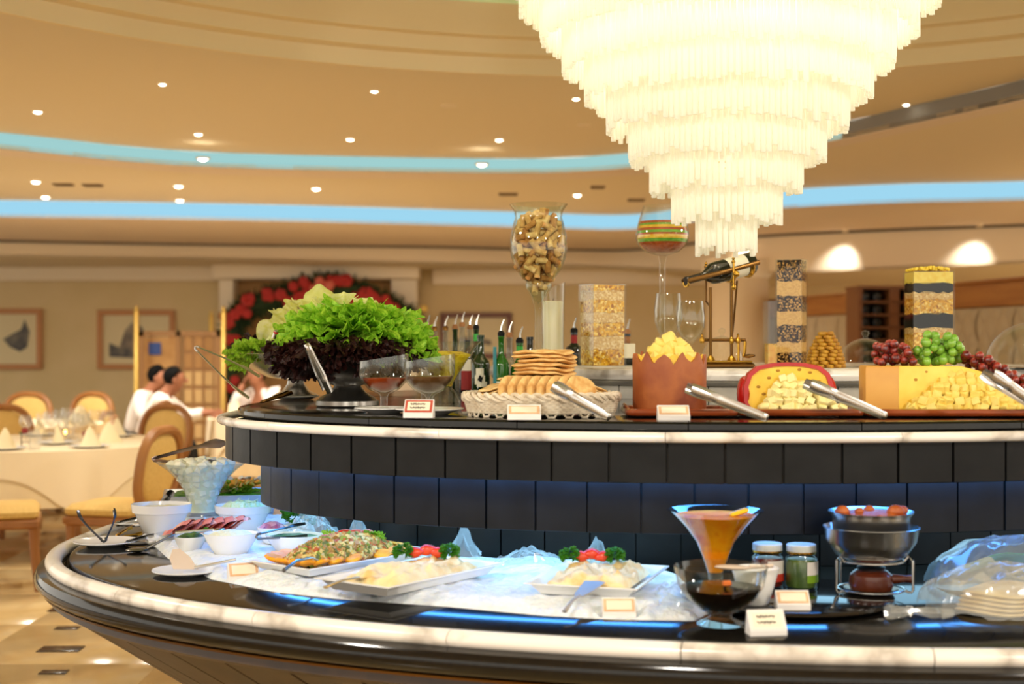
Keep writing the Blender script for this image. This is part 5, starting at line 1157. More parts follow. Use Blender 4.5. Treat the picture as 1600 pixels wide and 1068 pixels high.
# dishes pressed into the ice: (base level, distance outside the base)
BASES = [(LOW+.016, lambda x, y, c=c, a=a, b=b: max(0, math.hypot((x-c[0])/a, (y-c[1])/b)-1)*min(a, b)) for c, a, b in DISH]
BASES += [(LOW+.030, lambda x, y, q=q: rectd(x, y, *q)) for q in PLAT] + [(LOW, lambda x, y, q=q: rectd(x, y, *q)) for q in FLATR]
BASES += [(LOW-.0003, lambda x, y, c=c, a=a: max(0, math.hypot(x-c[0], y-c[1])-a)) for c, a in FLATC]
def hgt(x, y):
    h = hgt0(x, y)
    for z, fn in BASES:
        e = fn(x, y)
        if e < .06: h = min(h, z+.0012+e*.9)
    return max(h, LOW-.004)
def hgt0(x, y):
    d = dpoly(x, y, pl); f = min(1, d/.05)
    return LOW + .0006 + f**.6*(.024 + .014*(noise.noise(Vector((x*7, y*7, 1)))) + .006*noise.noise(Vector((x*28, y*28, 4))) + .003*noise.noise(Vector((x*80, y*80, 7))))
nx = int((xs[1]-xs[0])/st_); ny = int((ys[1]-ys[0])/st_)
def snap(x, y):
    b = 9; r = (x, y); n = len(pl)
    for i in range(n):
        ax, ay = pl[i]; bx, by = pl[(i+1) % n]; ex, ey = bx-ax, by-ay; t = max(0, min(1, ((x-ax)*ex+(y-ay)*ey)/(ex*ex+ey*ey+1e-12))); d = math.hypot(ax+ex*t-x, ay+ey*t-y)
        if d < b: b = d; r = (ax+ex*t, ay+ey*t)
    return r
def vtx(i, j):
    if (i, j) not in vid:
        x = xs[0]+i*st_; y = ys[0]+j*st_
        if not inpoly(x, y, pl): x, y = snap(x, y)
        vid[(i, j)] = len(vs); vs.append((x, y, hgt(x, y)))
    return vid[(i, j)]
ins = {(i, j): inpoly(xs[0]+i*st_, ys[0]+j*st_, pl) for i in range(-1, nx+3) for j in range(-1, ny+3)}
for i in range(-1, nx+2):
    for j in range(-1, ny+2):
        if ins[(i, j)] or ins[(i+1, j)] or ins[(i, j+1)] or ins[(i+1, j+1)]: fs.append((vtx(i, j), vtx(i+1, j), vtx(i+1, j+1), vtx(i, j+1)))
ICE = M('crushed_ice', (.95, .96, .97), .35, col2=(.88, .91, .94), scale=40, bump=.8, bscale=60, sss=.3)
ib = obj('crushed_ice', MB().add(vs, fs), ICE, None, smooth=60); tag(ib, 'bed of white crushed ice under the cold dishes', 'ice'); stuff(ib)
IZ = LOW+.016; LS = LOW+.0004
def lathe_thing(name, label, cat, loc, parts, rz=0, scale=None, group=None):
    t = thing(name, label, cat, loc, rz, group)
    for nm, prof, mt, sx, sy in parts:
        m = MB(); m.capb = m.capt = False; m.lathe(prof, 44, sx=sx, sy=sy); obj(nm, m, mt, t)
    if scale: t.scale = (scale,)*3
    return t
PL = [(0, 0), (.055, 0), (.06, .003), (.088, .010), (.094, .013), (.094, .016), (.086, .0135), (.058, .007), (0, .006)]
# plates with servers on the black rim
p1 = P(165, 851, LS); lathe_thing('side_plate', 'white side plate holding small tongs at the counter edge', 'plate', p1, [('plate_body', PL, PORC, 1.08, 1.08)])
tongs('pair of small black tongs standing open across the side plate', p1+Vector((.016, -.075, .024)), orient((.016, -.08, 0), (-.03, 0, .08), 0), .135, .10, .011, .016, M('dark_steel', (.30, .31, .34), .3, 1))
p2 = P(290, 897, LS); lathe_thing('side_plate', 'white side plate with a cake server beside the crushed ice', 'plate', p2, [('plate_body', PL, PORC, 1.0, 1.0)])
sv = thing('cake_server', 'beige bladed cake server standing on the side plate', 'server', p2+Vector((.02, -.02, .018)), rot=(0, 0, 0))
BEIGE = M('beige_plastic', (.80, .72, .64), .4)
m = MB().xprism([(-.055, .055), (-.035, .058), (-.005, .035), (.02, 0), (-.05, 0), (-.062, .03)], -.0012, .0012); obj('blade', m, BEIGE, sv, rot=(-.2, 0, 0)); obj('handle', MB().tube([(.01, 0, .004), (.06, .0, .014), (.125, .012, .026)], [.005, .004, .004], 8), STEEL, sv)
# cluster of servers lying by the left bowl
for k, (px, py, rz, L, lab, tm_) in enumerate([(182, 818, .05, .09, 'short steel tongs with bright square handles by the left bowl', STEEL), (184, 838, 1.15, .10, 'brass toned tongs crossed under the left bowl', BRASS), (198, 848, .35, .09, 'dark tongs beside the ice edge', DSTEEL)]):
    q = P(px, py, LOW+.012); tongs(lab, q, (.6, -.10, rz), L, .025, .016, .018, tm_)
lad = thing('serving_spoon', 'dark serving spoon lying on the black top at the ice edge', 'spoon', P(214, 862, LS), .2); obj('bowl', MB().ell((0, 0, .007), (.035, .022, .007), 16, 8), DSTEEL, lad); obj('handle', MB().tube([(.03, 0, .010), (.08, .02, .034), (.13, .05, .052)], [.005, .004, .004], 8), DSTEEL, lad)
# flared vase with white cheese cubes
d = 5.05; k = d/F; zb_ = IZ; p = Vector((XA(316, d), d, zb_))
def zv(y): return CZ-(y-534)*k-zb_
FROST = thin_glass('frosted_glass', (.96, .98, .96), .05, .5, .1, .10, (.92, .95, .92))
prof = [(0, 0), (.062, 0), (.066, .006), (.058, .02), (.05, zv(795)), (.052, zv(782)), (.066, zv(765)), (.088, zv(748)), (.122, zv(733)), (.161, zv(721))]
flared('tall flared frosted glass vase filled with white cheese chunks', p, prof, [(0, zv(799)), (.044, zv(799)), (.043, zv(782)), (.053, zv(765)), (.072, zv(748)), (.092, zv(735)), (.10, zv(731)), (.06, zv(728)), (0, zv(727))], M('white_chunks', (.95, .94, .82), .5, col2=[(.86, .88, .70), (.97, .96, .88)], scale=26, bump=.9, kind='voronoi', lo=.2, hi=.8), 'vase', 'flared_vase', FROST)
wcm = MB().box((0, 0, 0), (.03, .03, .03), bev=.004).mesh('white_cheese_chunk'); wcm.materials.append(M('white_cheese', (.96, .95, .86), .5, sss=.2))
for i in range(26):
    a = i*2.4; r = .11*sqrt(i/26); tag(obj('white_cheese_chunk', wcm, None, None, p+Vector((r*cos(a), r*sin(a), zv(726)+(.11-r)*.12)), (RG_.uniform(-.6, .6), RG_.uniform(-.6, .6), a), 1), 'white cheese chunk on top of the flared vase', 'cheese', 'white cheese chunks in the flared vase')
for yy, rr, n in ((733, .094, 19), (744, .074, 15), (756, .058, 12), (768, .045, 9), (781, .034, 7)):
    for i in range(n):
        a = 2*pi*i/n+yy; tag(obj('white_cheese_chunk', wcm, None, None, p+Vector((rr*cos(a), rr*sin(a), zv(yy)+RG_.uniform(-.006, .006))), (RG_.uniform(-.6, .6), RG_.uniform(-.6, .6), a), .8), 'white cheese chunk pressed against the side of the flared vase', 'cheese', 'white cheese chunks in the flared vase')
a = D(240, 717, 5.10); tongs('wide steel serving tongs laid across the flared vase', a, orient(a, D(358, 706, 5.04), .8), .262, .085, .02, .05, M('reddish_steel', (.66, .58, .56), .3, 1))
# white bowls
def wbowl(label, c, z, sx, sy, h, fill, fillmat, rz=0, lip=True, heapf=.02):
    q = Vector((c[0], c[1], z)); t = thing('white_bowl', label, 'bowl', q, rz); m = MB(); m.capb = m.capt = False
    pr = [(0, 0), (.055, 0), (.062, .004), (.085, h*.62), (.09, h*.70), (.096, h*.71), (.1, h), (.0965, h), (.09, h*.74), (.082, h*.62), (.058, .012), (0, .01)]
    if not lip: pr = [(0, 0), (.05, 0), (.058, .004), (.085, h*.6), (.1, h), (.097, h), (.082, h*.62), (.055, .01), (0, .008)]
    m.lathe(pr, 44, sx=sx, sy=sy); obj('bowl_wall', m, PORC, t)
    if fillmat: obj(fill, MB().lathe([(0, .02), (.06, .02), (.084, h*.72), (.088, h*.86), (.06, h*.9+heapf*.7), (.03, h*.9+heapf), (0, h*.9+heapf)], 32, sx=sx, sy=sy, fn=lambda p_, a: Vector((p_.x, p_.y, p_.z+.005*noise.noise(p_*70)))), fillmat, t)
    return t
SHRED = M('shredded_cabbage', (.88, .90, .70), .6, col2=(.80, .85, .55), scale=50, stretch=(3, 1, 1), bump=.8); GRAT = M('grated_cheese', (.95, .92, .76), .6, col2=(.91, .87, .66), scale=80, bump=.8); ONI = M('red_onion', (.60, .26, .44), .45, col2=[(.80, .58, .68), (.48, .14, .34)], scale=60, kind='voronoi', lo=.2, hi=.8, bump=.6); PICK = M('chopped_greens', (.16, .30, .06), .45, col2=[(.30, .46, .14), (.10, .22, .05)], scale=70, kind='voronoi', lo=.2, hi=.8, bump=.6)
wbowl('deep white bowl with lipped rim left of the flared vase', LWL, IZ, 1.02, .85, .098, 'cream_filling', GRAT, 0, True, .0)
wb2 = wbowl('deep white bowl of shredded cabbage right of the flared vase', CABB, IZ, .98, .85, .088, 'shredded_cabbage', SHRED, 0, True, .02)
for i in range(26):
    a = RG_.uniform(0, 6.28); r = RG_.uniform(0, .06); q = Vector((r*cos(a), r*sin(a)*.85, .094)); e = Vector((RG_.uniform(-1, 1), RG_.uniform(-1, 1), RG_.uniform(0, .5))).normalized()*.022; obj('cabbage_strip', MB().tube([q-e, q+Vector((0, 0, .006)), q+e], .0012, 4), SHRED, wb2)
wbowl('white bowl of grated pale cheese in front of the ham', CHEE, IZ, .84, .7, .066, 'grated_cheese', GRAT, .1, False, .014)
wbowl('small white bowl of chopped herbs beside the grated cheese', HERB, IZ, .5, .6, .05, 'chopped_herbs', PICK, 0, False, .012)
wbowl('white bowl of chopped green pickles under dark tongs', PICKB, IZ, .88, .72, .058, 'chopped_pickles', PICK, 0, False, .006)
wbowl('white bowl of chopped red onion behind the grated cheese', ONIO, IZ, .52, .5, .052, 'red_onion', ONI, 0, False, .02)
a = D(402, 838, 4.25); tongs('dark tipped tongs lying across the pickle bowl', a, orient(a, D(470, 828, 4.30), 1.3), .15, .02, .012, .016, DSTEEL)
# ham on glass plate
q = Vector((HAMP.x, HAMP.y, IZ)); ham = thing('glass_platter', 'oval glass platter behind the white bowls carrying ham', 'platter', q); m = MB(); m.capb = m.capt = False
m.lathe([(0, 0), (.13, 0), (.14, .004), (.165, .020), (.17, .024), (.166, .025), (.138, .008), (0, .005)], 48, sy=.62); obj('plate_body', m, GLASS, ham)
HAM = [M('ham_pink', (.90, .55, .47), .5, col2=(.95, .70, .62), scale=30), M('ham_red', (.80, .34, .28), .5, col2=(.90, .52, .45), scale=30)]
for i in range(13):
    u = i/12; 
    def fn(a, b): 
        x = (a-.5)*.10; y = (b-.5)*.085; return Vector((x*.85, y, .005*sin(x*60)+.010*cos(y*36)+.0025*sin(y*90)))
    tag(obj('ham_slice', MB().grid(12, 10, fn), HAM[i % 2], None, q+Vector((-.105+u*.200, RG_.uniform(-.012, .012), .035+.0045*(i % 2)+.014*u), ), (RG_.uniform(-.06, .06), -.40, RG_.uniform(-.25, .25))), 'folded pink ham slice on the oval glass platter', 'ham', 'ham slices on the glass platter')
a = D(274, 833, 4.49); sp = thing('serving_spoon', 'steel spoon with long handle resting on the ham platter', 'spoon', a, rot=orient(a, D(345, 827, 4.53), 0)); obj('handle', MB().tube([(0, 0, 0), (.12, 0, .002)], [.007, .0045], 8), STEEL, sp); obj('bowl', MB().ell((.135, 0, .0), (.022, .014, .006), 14, 8), STEEL, sp)
for px, py in ((322, 828), (330, 826)): pass
t = thing('herb_sprig', 'green herb sprig by the small white bowl', 'herb', D(325, 829, 4.55)); heap(t, 'leaf', lp, 5, (0, 0, 0), (.008, .008, .006), .02, 70, -.2)
# steel tray of salad behind
c = P(338, 806, LOW); tr_ = thing('steel_salad_tray', 'rectangular steel tray of leaf salad with orange carrot beside the tiers', 'tray', (TRAYP.x, TRAYP.y, LS), .22); w, dp, hh = .40, .27, .095
def trayshell(w, dp, h, fl, th=.003):
    def rc(a, b): return [(-a/2, -b/2), (a/2, -b/2), (a/2, b/2), (-a/2, b/2)]
    rows = [(rc(w-fl, dp-fl), 0), (rc(w, dp), h), (rc(w+.02, dp+.02), h+.001), (rc(w+.02, dp+.02), h-.002), (rc(w-.002, dp-.002), h-.002), (rc(w-fl-th, dp-fl-th), th)]
    vs = [(x, y, z) for r, z in rows for x, y in r]; fs = [(3, 2, 1, 0), (20, 21, 22, 23)]
    for k in range(5):
        for i in range(4): fs.append((k*4+i, k*4+(i+1) % 4, k*4+4+(i+1) % 4, k*4+4+i))
    return MB().add(vs, fs)
obj('tray_shell', trayshell(w, dp, hh, .03), STEEL, tr_, smooth=0)
obj('tray_filling', MB().box((0, 0, .05), (w-.04, dp-.04, .09), bev=.02), PARS, tr_)
sl = thing('leaf_salad', 'mixed leaf salad with orange carrot heaped in the steel tray', 'salad', (TRAYP.x, TRAYP.y, LOW+.079), .22)
heap(sl, 'leaf', lf+lg, 46, (0, 0, .0), (.125, .07, .055), .055, 71, -.05, .2)
CAR = M('carrot_orange', (.93, .58, .08), .5, col2=(.96, .70, .2), scale=40)
for i in range(60):
    x = RG_.uniform(-.13, .14); obj('carrot_piece', MB().box((0, 0, 0), (.02, .014, .010), bev=.002) if i == 0 else bpy.data.objects['carrot_piece'].data, CAR, sl, (x, -.06+RG_.uniform(-.03, .05), .045+RG_.uniform(0, .016)), (RG_.uniform(-1, 1), RG_.uniform(-1, 1), RG_.uniform(0, 3)))
for i in range(12): obj('radish_slice', MB().lathe([(0, -.002), (.011, -.002), (.012, 0), (.011, .002), (0, .002)], 12) if i == 0 else bpy.data.objects['radish_slice'].data, M('radish_white', (.95, .93, .85), .5), sl, (RG_.uniform(-.1, .16), RG_.uniform(-.02, .08), .062), (RG_.uniform(-.7, .7), RG_.uniform(-.7, .7), 0))
a = P(238, 806, LOW+.02); tongs('flat steel tongs leaning on the left end of the salad tray', a, orient(a, D(262, 776, 5.2), .4), .12, .03, .02, .03, DSTEEL)
t = thing('parsley_bunch', 'bunch of curly parsley tucked under the slate tiers', 'herb', Vector((-.725, 4.86, LOW+.05))); heap(t, 'leaf', lp, 40, (0, 0, .03), (.05, .04, .05), .035, 72, -.6)
# ---------------------------------------------------------------- platters on the ice
def platter(label, c, rz, L, Wd, h=.03):
    t = thing('white_platter', label, 'platter', c, rz); obj('platter_body', trayshell(L, Wd, h, .05, .006), PORC, t, smooth=0); return t
z0 = LOW+.03
platter('long white platter of diced salad edged with orange slices', C1, r1, .47, .25, .026)
def diced(name, c, rz, a, b, hh, mats, n, seed, s=.0095):
    R = random.Random(seed); grp = {i: MB() for i in range(len(mats))}
    for i in range(n):
        while True:
            x, y = R.uniform(-1, 1), R.uniform(-1, 1); q = x*x+y*y
            if q < 1: break
        z = hh*(1-q)**.7*R.uniform(.8, 1.02); grp[i % len(mats)].box((x*a, y*b, z), (s*R.uniform(.8, 1.3), s*R.uniform(.8, 1.3), s*R.uniform(.7, 1.1)), (R.uniform(-1, 1), R.uniform(-1, 1), R.uniform(0, 3)))
    return grp
ds = thing('diced_salad', 'mound of diced tomato cucumber and bean salad', 'salad', C1+Vector((0, 0, .018)), r1)
ml = [M('dice_green', (.52, .60, .22), .45), M('dice_pale', (.84, .76, .46), .45), M('dice_red', (.70, .36, .16), .45), M('dice_olive', (.40, .44, .16), .5), M('dice_tan', (.70, .54, .28), .5), M('dice_tan', (.7, .5, .2)), M('dice_pale', (.84, .76, .46))]
for i, g_ in diced('d', C1, r1, .19, .095, .062, ml, 1500, 5, .013).items(): stuff(obj('diced_pieces', g_, ml[i], ds, smooth=0))
obj('salad_core', MB().ell((0, 0, -.004), (.18, .088, .054), 24, 12, lambda p_: Vector((p_.x, p_.y, max(p_.z, 0)))), M('dice_tan', (.64, .46, .20), .5), ds)
ORG = M('orange_slice', (.93, .58, .04), .4, col2=(.96, .70, .16), scale=26); om = MB().lathe([(0, -.005), (.02, -.005), (.024, 0), (.02, .006), (0, .007)], 16, sx=1.15).mesh('orange_slice'); om.materials.append(ORG)
Rz = Matrix.Rotation(r1, 3, 'Z')
for i in range(22):
    a = 2*pi*i/22; q = Rz @ Vector((.215*math.copysign(abs(cos(a))**.7, cos(a)), .108*math.copysign(abs(sin(a))**.7, sin(a)), .031)); tag(obj('orange_slice', om, None, None, C1+q, (.35*sin(a)*-1, .3*cos(a), r1+a)), 'orange slice on the rim of the diced salad platter', 'orange', 'orange slices round the diced salad')
TOM = M('tomato_red', (.80, .12, .05), .3, col2=(.88, .28, .14), scale=20, coat=.3)
def garnish(lab, c, s=1.0, n=3):
    for i in range(n):
        o = obj('tomato_wedge', MB().ell((0, 0, 0), (.028, .014, .016), 14, 8, lambda p_: Vector((p_.x, p_.y, p_.z*(1-.4*abs(p_.x)/.028)))), TOM, None, c+Vector(((i-(n-1)/2)*.032*s, .004*(i % 2), .012+.006*(i == 1))), (.2, RG_.uniform(-.3, .3), RG_.uniform(-.4, .4)), s); tag(o, 'red tomato wedge garnishing ' + lab, 'tomato', 'tomato wedges on ' + lab)
    for i, dx in enumerate((-.062, .062)):
        t = thing('parsley_sprig', 'curly parsley sprig garnishing ' + lab, 'herb', c+Vector((dx*s, -.008, .008)), 0, 'parsley on ' + lab); heap(t, 'leaf', lp, 22, (0, 0, .008), (.02*s, .018*s, .018*s), .024*s, 90+i, -.5)
g1 = C1 + Rz @ Vector((.085, .035, .062)); 
for i in range(3): tag(obj('tomato_wedge', MB().ell((0, 0, 0), (.03, .014, .016), 14, 8), TOM, None, g1+Vector((-.03+i*.03, .03, .004)), (0, 0, .4*i)), 'tomato wedge on top of the diced salad', 'tomato', 'tomato wedges on the diced salad')
t = thing('lettuce_garnish', 'curled lettuce leaves on top of the diced salad', 'lettuce', g1); heap(t, 'leaf', lf, 7, (.05, .0, -.005), (.02, .015, .02), .045, 95, 0); heap(t, 'leaf', lf, 5, (-.075, .03, -.01), (.015, .015, .015), .04, 96, 0)
a = D(507, 878, 3.92); sp = thing('serving_spoon', 'steel spoon stuck in the diced salad', 'spoon', a, rot=orient(a, D(446, 895, 3.70), 0)); obj('bowl', MB().ell((0, 0, 0), (.028, .019, .009), 16, 8), STEEL, sp); obj('handle', MB().tube([(.024, 0, .002), (.08, 0, .022), (.17, 0, .024), (.24, 0, .008)], [.005, .004, .004, .006], 8), STEEL, sp)
SAL = M('pale_creamy_spread', (.92, .82, .58), .45, col2=[(.95, .88, .68), (.88, .74, .46)], scale=16, sss=.2)
def spread_(label, c, rz, a, b, hh, seed):
    t = thing('creamy_spread', label, 'spread', c, rz)
    def fn(u, v):
        x = (u*2-1); y = (v*2-1); e = max(0, (1-x**6)*(1-y**6)); return Vector((x*a, y*b, .004+hh*e**.5*(.55+.35*noise.noise(Vector((x*2.2+seed, y*2.2, 0)))+.25*noise.noise(Vector((x*6+seed, y*6, 3))))))
    obj('spread_surface', MB().grid(44, 30, fn), SAL, t); return t
platter('white platter of creamy pale salad next to the diced salad platter', C2, r2, .46, .23, .03); spread_('creamy pale salad on the platter next to the diced salad', C2+Vector((0, 0, .012)), r2, .185, .085, .052, 1)
garnish('the creamy salad beside the diced salad', C2 + Matrix.Rotation(r2, 3, 'Z') @ Vector((.10, .035, .05)), 1.0)
platter('white platter of creamy pale salad near the dark sauce bowl', C3, r3, .36, .27, .03); spread_('creamy pale salad on the platter near the dark sauce bowl', C3+Vector((0, 0, .012)), r3, .145, .105, .056, 7)
garnish('the creamy salad near the dark sauce bowl', C3 + Matrix.Rotation(r3, 3, 'Z') @ Vector((.06, .035, .055)), .95)
def spatula(lab, c0, c1, wd, mt):
    t = thing('serving_spatula', lab, 'spatula', c0, rot=orient(c0, c1, 0)); L = (Vector(c1)-Vector(c0)).length
    obj('blade', MB().add([(L*.45, -wd/2*.5, .004), (L, -wd/2, .0), (L*1.02, -wd*.2, 0), (L, wd/2, 0), (L*.45, wd/2*.5, .004), (L*.45, -wd/2*.5, .006), (L, -wd/2, .002), (L*1.02, -wd*.2, .002), (L, wd/2, .002), (L*.45, wd/2*.5, .006)], [(0, 1, 2, 3, 4), (9, 8, 7, 6, 5)] + [(i, (i+1) % 5, 5+(i+1) % 5, 5+i) for i in range(5)]), mt, t, smooth=0)
    obj('handle', MB().tube([(0, 0, 0), (L*.25, 0, .008), (L*.48, 0, .005)], [.007, .005, .006], 8, flat=.5), mt, t); return t
spatula('pale gold spatula lying between the diced and creamy platters', D(508, 917, 3.5), D(612, 893, 3.72), .06, M('pale_gold', (.86, .74, .50), .3, .8))
spatula('steel spatula resting on the creamy salad near the dark sauce bowl', D(882, 955, 3.34), D(930, 909, 3.52), .055, M('satin_steel', (.82, .78, .72), .5, 1))
# cards on the lower tier
place_card('tan card lying at the ice edge beside the cake server plate', P(380, 906, LS), .35, .085, .05); place_card('tan card at the ice edge before the creamy and diced platters', P(615, 933, LS), .1, .082, .05)
place_card('tan card in front of the creamy salad near the dark sauce bowl', P(967, 963, LS), 0, .08, .045)
place_card('tilted white card with two handwritten lines by the dark sauce bowl', P(1197, 990, LS), .12, .085, .058, M('card_white', (.93, .88, .82), .6), 2)
place_card('blank cream card standing on the black tray before the jars', P(1238, 950, LOW+.0205), 0, .08, .042)
# black round tray and its things
ty = Vector((.70, 3.62, LOW)); tag(obj('stone_tray', MB().lathe([(0, .0004), (.24, .0004), (.262, .005), (.268, .012), (.266, .019), (.262, .0205), (0, .0205)], 64), BLK, None, ty), 'round black stone tray carrying jars and the warm sauce pot', 'tray'); TZ = LOW+.021
d = 3.62; k = d/F; p = Vector((XA(1118, d), d, TZ))
def zm(y): return CZ-(y-534)*k-TZ
ORJ = M('orange_juice_fruit', (.92, .52, .0), .6, spec=.15, col2=[(.95, .62, .02), (.84, .38, .0)], scale=14)
fm_ = flared('large martini shaped glass bowl filled with orange mango sauce', p, [(0, 0), (.055, 0), (.054, .004), (.02, .012), (.016, .02), (.02, zm(895)), (.034, zm(868)), (.05, zm(845)), (.078, zm(822)), (.104, zm(806)), (.122, zm(796))], [(0, zm(893)), (.018, zm(893)), (.032, zm(868)), (.0475, zm(845)), (.075, zm(822)), (.096, zm(809)), (.102, zm(804)), (0, zm(803))], ORJ)
obj('fruit_piece', MB().box((.055, -.03, zm(798)), (.05, .02, .012), (0, -.25, .3), .004), M('mango_yellow', (.93, .76, .12), .35), fm_)
d = 3.33; p = Vector((XA(1126, d), d, LS)); k = d/F
def zd(y): return CZ-(y-534)*k-LOW
sb = flared('footed glass bowl of dark soy sauce with a wooden spoon', p, [(0, 0), (.056, 0), (.056, .004), (.03, .014), (.026, .024), (.05, .036), (.082, .062), (.1, .09), (.108, zd(890)), (.11, zd(884))], [(0, .028), (.045, .037), (.078, .063), (.094, .082), (.0965, .086), (0, .087)], M('dark_soy', (.10, .05, .025), .1), gm=GLASS)
obj('spoon_rest', MB().box((.01, -.03, .1), (.02, .01, .012), (0, 0, .2), .002), M('spoon_orange', (.85, .42, .12), .5), sb); obj('spoon_handle', MB().tube([(.01, -.028, .098), (.0, .02, .06)], .003, 6), DBRASS, sb)
q = Vector((XA(1180, 3.475), 3.475, TZ)); lathe_thing('white_cup_bowl', 'plain white cup bowl half hidden behind the dark sauce bowl', 'bowl', q, [('bowl_wall', [(0, 0), (.03, 0), (.033, .004), (.045, .04), (.058, .088), (.0555, .088), (.042, .04), (.029, .008), (0, .007)], PORC, 1, 1)]); 
sp = thing('serving_spoon', 'pale ladle lying across the dark sauce bowl rim', 'spoon', D(1145, 886, 3.38), rot=(0, .05, .1)); obj('bowl', MB().ell((0, 0, 0), (.045, .02, .006), 16, 8), BEIGE, sp); obj('handle', MB().tube([(.04, 0, .002), (.10, .01, .006)], .005, 8), BEIGE, sp)
def jar(lab, px, d, cm, lm_, rz):
    p = Vector((XA(px, d), d, TZ)); t = thing('glass_jar', lab, 'jar', p, rz); h = .112; m = MB(); m.capb = m.capt = False
    m.lathe([(0, 0), (.04, 0), (.043, .004), (.043, h*.62), (.041, h*.70), (.035, h*.76), (.034, h*.9), (.032, h*.9), (.033, h*.76), (.039, h*.69), (.041, h*.6), (.041, .006), (0, .004)], 32); obj('glass', m, GLASST, t)
    obj('contents', MB().lathe([(0, .005), (.0385, .005), (.0395, .01), (.0395, h*.6), (.036, h*.68), (0, h*.69)], 28), cm, t); obj('lid', MB().lathe([(0, h*.89), (.037, h*.84), (.0385, h*.86), (.0385, h*1.0), (.036, h*1.02), (0, h*1.02)], 32), M('lid_white', (.85, .86, .84), .35), t); obj('lid_band', MB().lathe([(.0375, h*.80), (.039, h*.82), (.039, h*.86), (.0375, h*.86)], 32), BRASS, t)
    obj('paper_label', MB().grid(14, 1, lambda u, v: Vector((.0434*cos(-pi/2+.05+u*1.35), .0434*sin(-pi/2+.05+u*1.35), .02+.052*v))), M('label_greywhite', (.85, .82, .78), .6), t); obj('label_band', MB().grid(14, 1, lambda u, v: Vector((.0437*cos(-pi/2+.05+u*1.35), .0437*sin(-pi/2+.05+u*1.35), .018+.02*v))), lm_, t)
jar('glass jar of red preserve with white lid behind the white cup', 1199, 3.72, M('red_preserve', (.45, .12, .06), .35, col2=(.30, .08, .05), scale=30), M('band_red', (.70, .18, .10), .5), -.2); jar('glass jar of green pickles with white lid and green label', 1252, 3.70, M('green_pickle', (.20, .30, .08), .35, col2=(.32, .42, .14), scale=26), M('band_green', (.45, .60, .08), .5), .1)
# warm pot on wire stand
d = 3.64; k = d/F; p = Vector((XA(1361, d), d, TZ))
def zc(y): return CZ-(y-534)*k-TZ
ws = thing('wire_stand', 'steel wire stand holding the double steel bowl over a burner', 'stand', p); R_ = .093
obj('ring', MB().tube([(.082*cos(2*pi*i/32), .082*sin(2*pi*i/32), zc(874)) for i in range(32)], .003, 6, True), STEEL, ws); obj('ring', MB().tube([(.084*cos(2*pi*i/32), .084*sin(2*pi*i/32), .009) for i in range(32)], .003, 6, True), STEEL, ws)
for a in (-.35, pi+.35, pi/2-.2, pi/2+.6):
    c_, s_ = cos(a), sin(a); obj('leg', MB().tube([(.082*c_, .082*s_, zc(874)), (.0925*c_, .0925*s_, zc(866)), (.103*c_, .103*s_, zc(872)), (.104*c_, .104*s_, .01), (.099*c_, .099*s_, .004), (.091*c_, .091*s_, .005), (.084*c_, .084*s_, .009)], .0035, 6), STEEL, ws)
def bowlm(r, zt, zb__): return [(0, zb__), (r*.45, zb__+.001), (r*.75, zb__+(zt-zb__)*.22), (r*.95, zb__+(zt-zb__)*.6), (r, zt-.004), (r*1.03, zt), (r*1.0, zt+.001), (r*.93, zb__+(zt-zb__)*.6), (r*.72, zb__+(zt-zb__)*.26), (r*.4, zb__+.004), (0, zb__+.003)]
lathe_thing('steel_bowl', 'rounded steel water bowl on the wire stand', 'bowl', p, [('bowl_wall', bowlm(.119, zc(822), zc(878)), STEEL, 1, 1)])
sb2 = thing('steel_pan', 'shallow steel pan of orange sauce set in the steel water bowl', 'pan', p); m = MB(); m.capb = m.capt = False
m.lathe([(0, zc(859)), (.088, zc(859)), (.095, zc(852)), (.098, zc(806)), (.106, zc(800)), (.108, zc(798)), (.104, zc(800)), (.094, zc(806)), (.088, zc(853)), (0, zc(856))], 44); obj('pan_wall', m, STEEL, sb2)
obj('sauce', MB().lathe([(0, zc(853)), (.085, zc(852)), (.0915, zc(806)), (.091, zc(803)), (.05, zc(798)), (0, zc(798))], 32), M('chunky_orange_sauce', (.72, .38, .12), .5, col2=(.60, .27, .07), scale=30, bump=.7), sb2)
for x, y, s in ((-.078, -.02, 1.1), (.055, -.03, 1.3), (-.035, -.02, .7), (.0, .02, .8), (.08, 0, .9)): obj('sauce_chunk', MB().ell((x, y, zc(797)), (.018*s, .014*s, .014*s), 8, 6), MATS['chunky_orange_sauce'], sb2)
br_ = thing('burner', 'brown ceramic burner with side handle under the steel bowls', 'burner', p); CER = M('brown_ceramic', (.36, .16, .08), .25, col2=(.28, .11, .05), scale=8, coat=.3)
obj('saucer', MB().lathe([(0, 0), (.055, 0), (.068, .008), (.069, .011), (.055, .006), (0, .005)], 36), DBRASS, br_); obj('pot', MB().lathe([(0, .006), (.052, .006), (.056, .02), (.053, .045), (.04, .056), (.03, .058), (0, .058)], 32), CER, br_); obj('handle', MB().tube([(.05, 0, .032), (.085, -.005, .034), (.105, -.008, .034)], [.014, .010, .012], 10), CER, br_)
obj('wick_cup', MB().lathe([(0, .057), (.034, .057), (.036, .064), (.02, .068), (0, .068)], 24), M('burner_black', (.04, .04, .06), .3), br_)
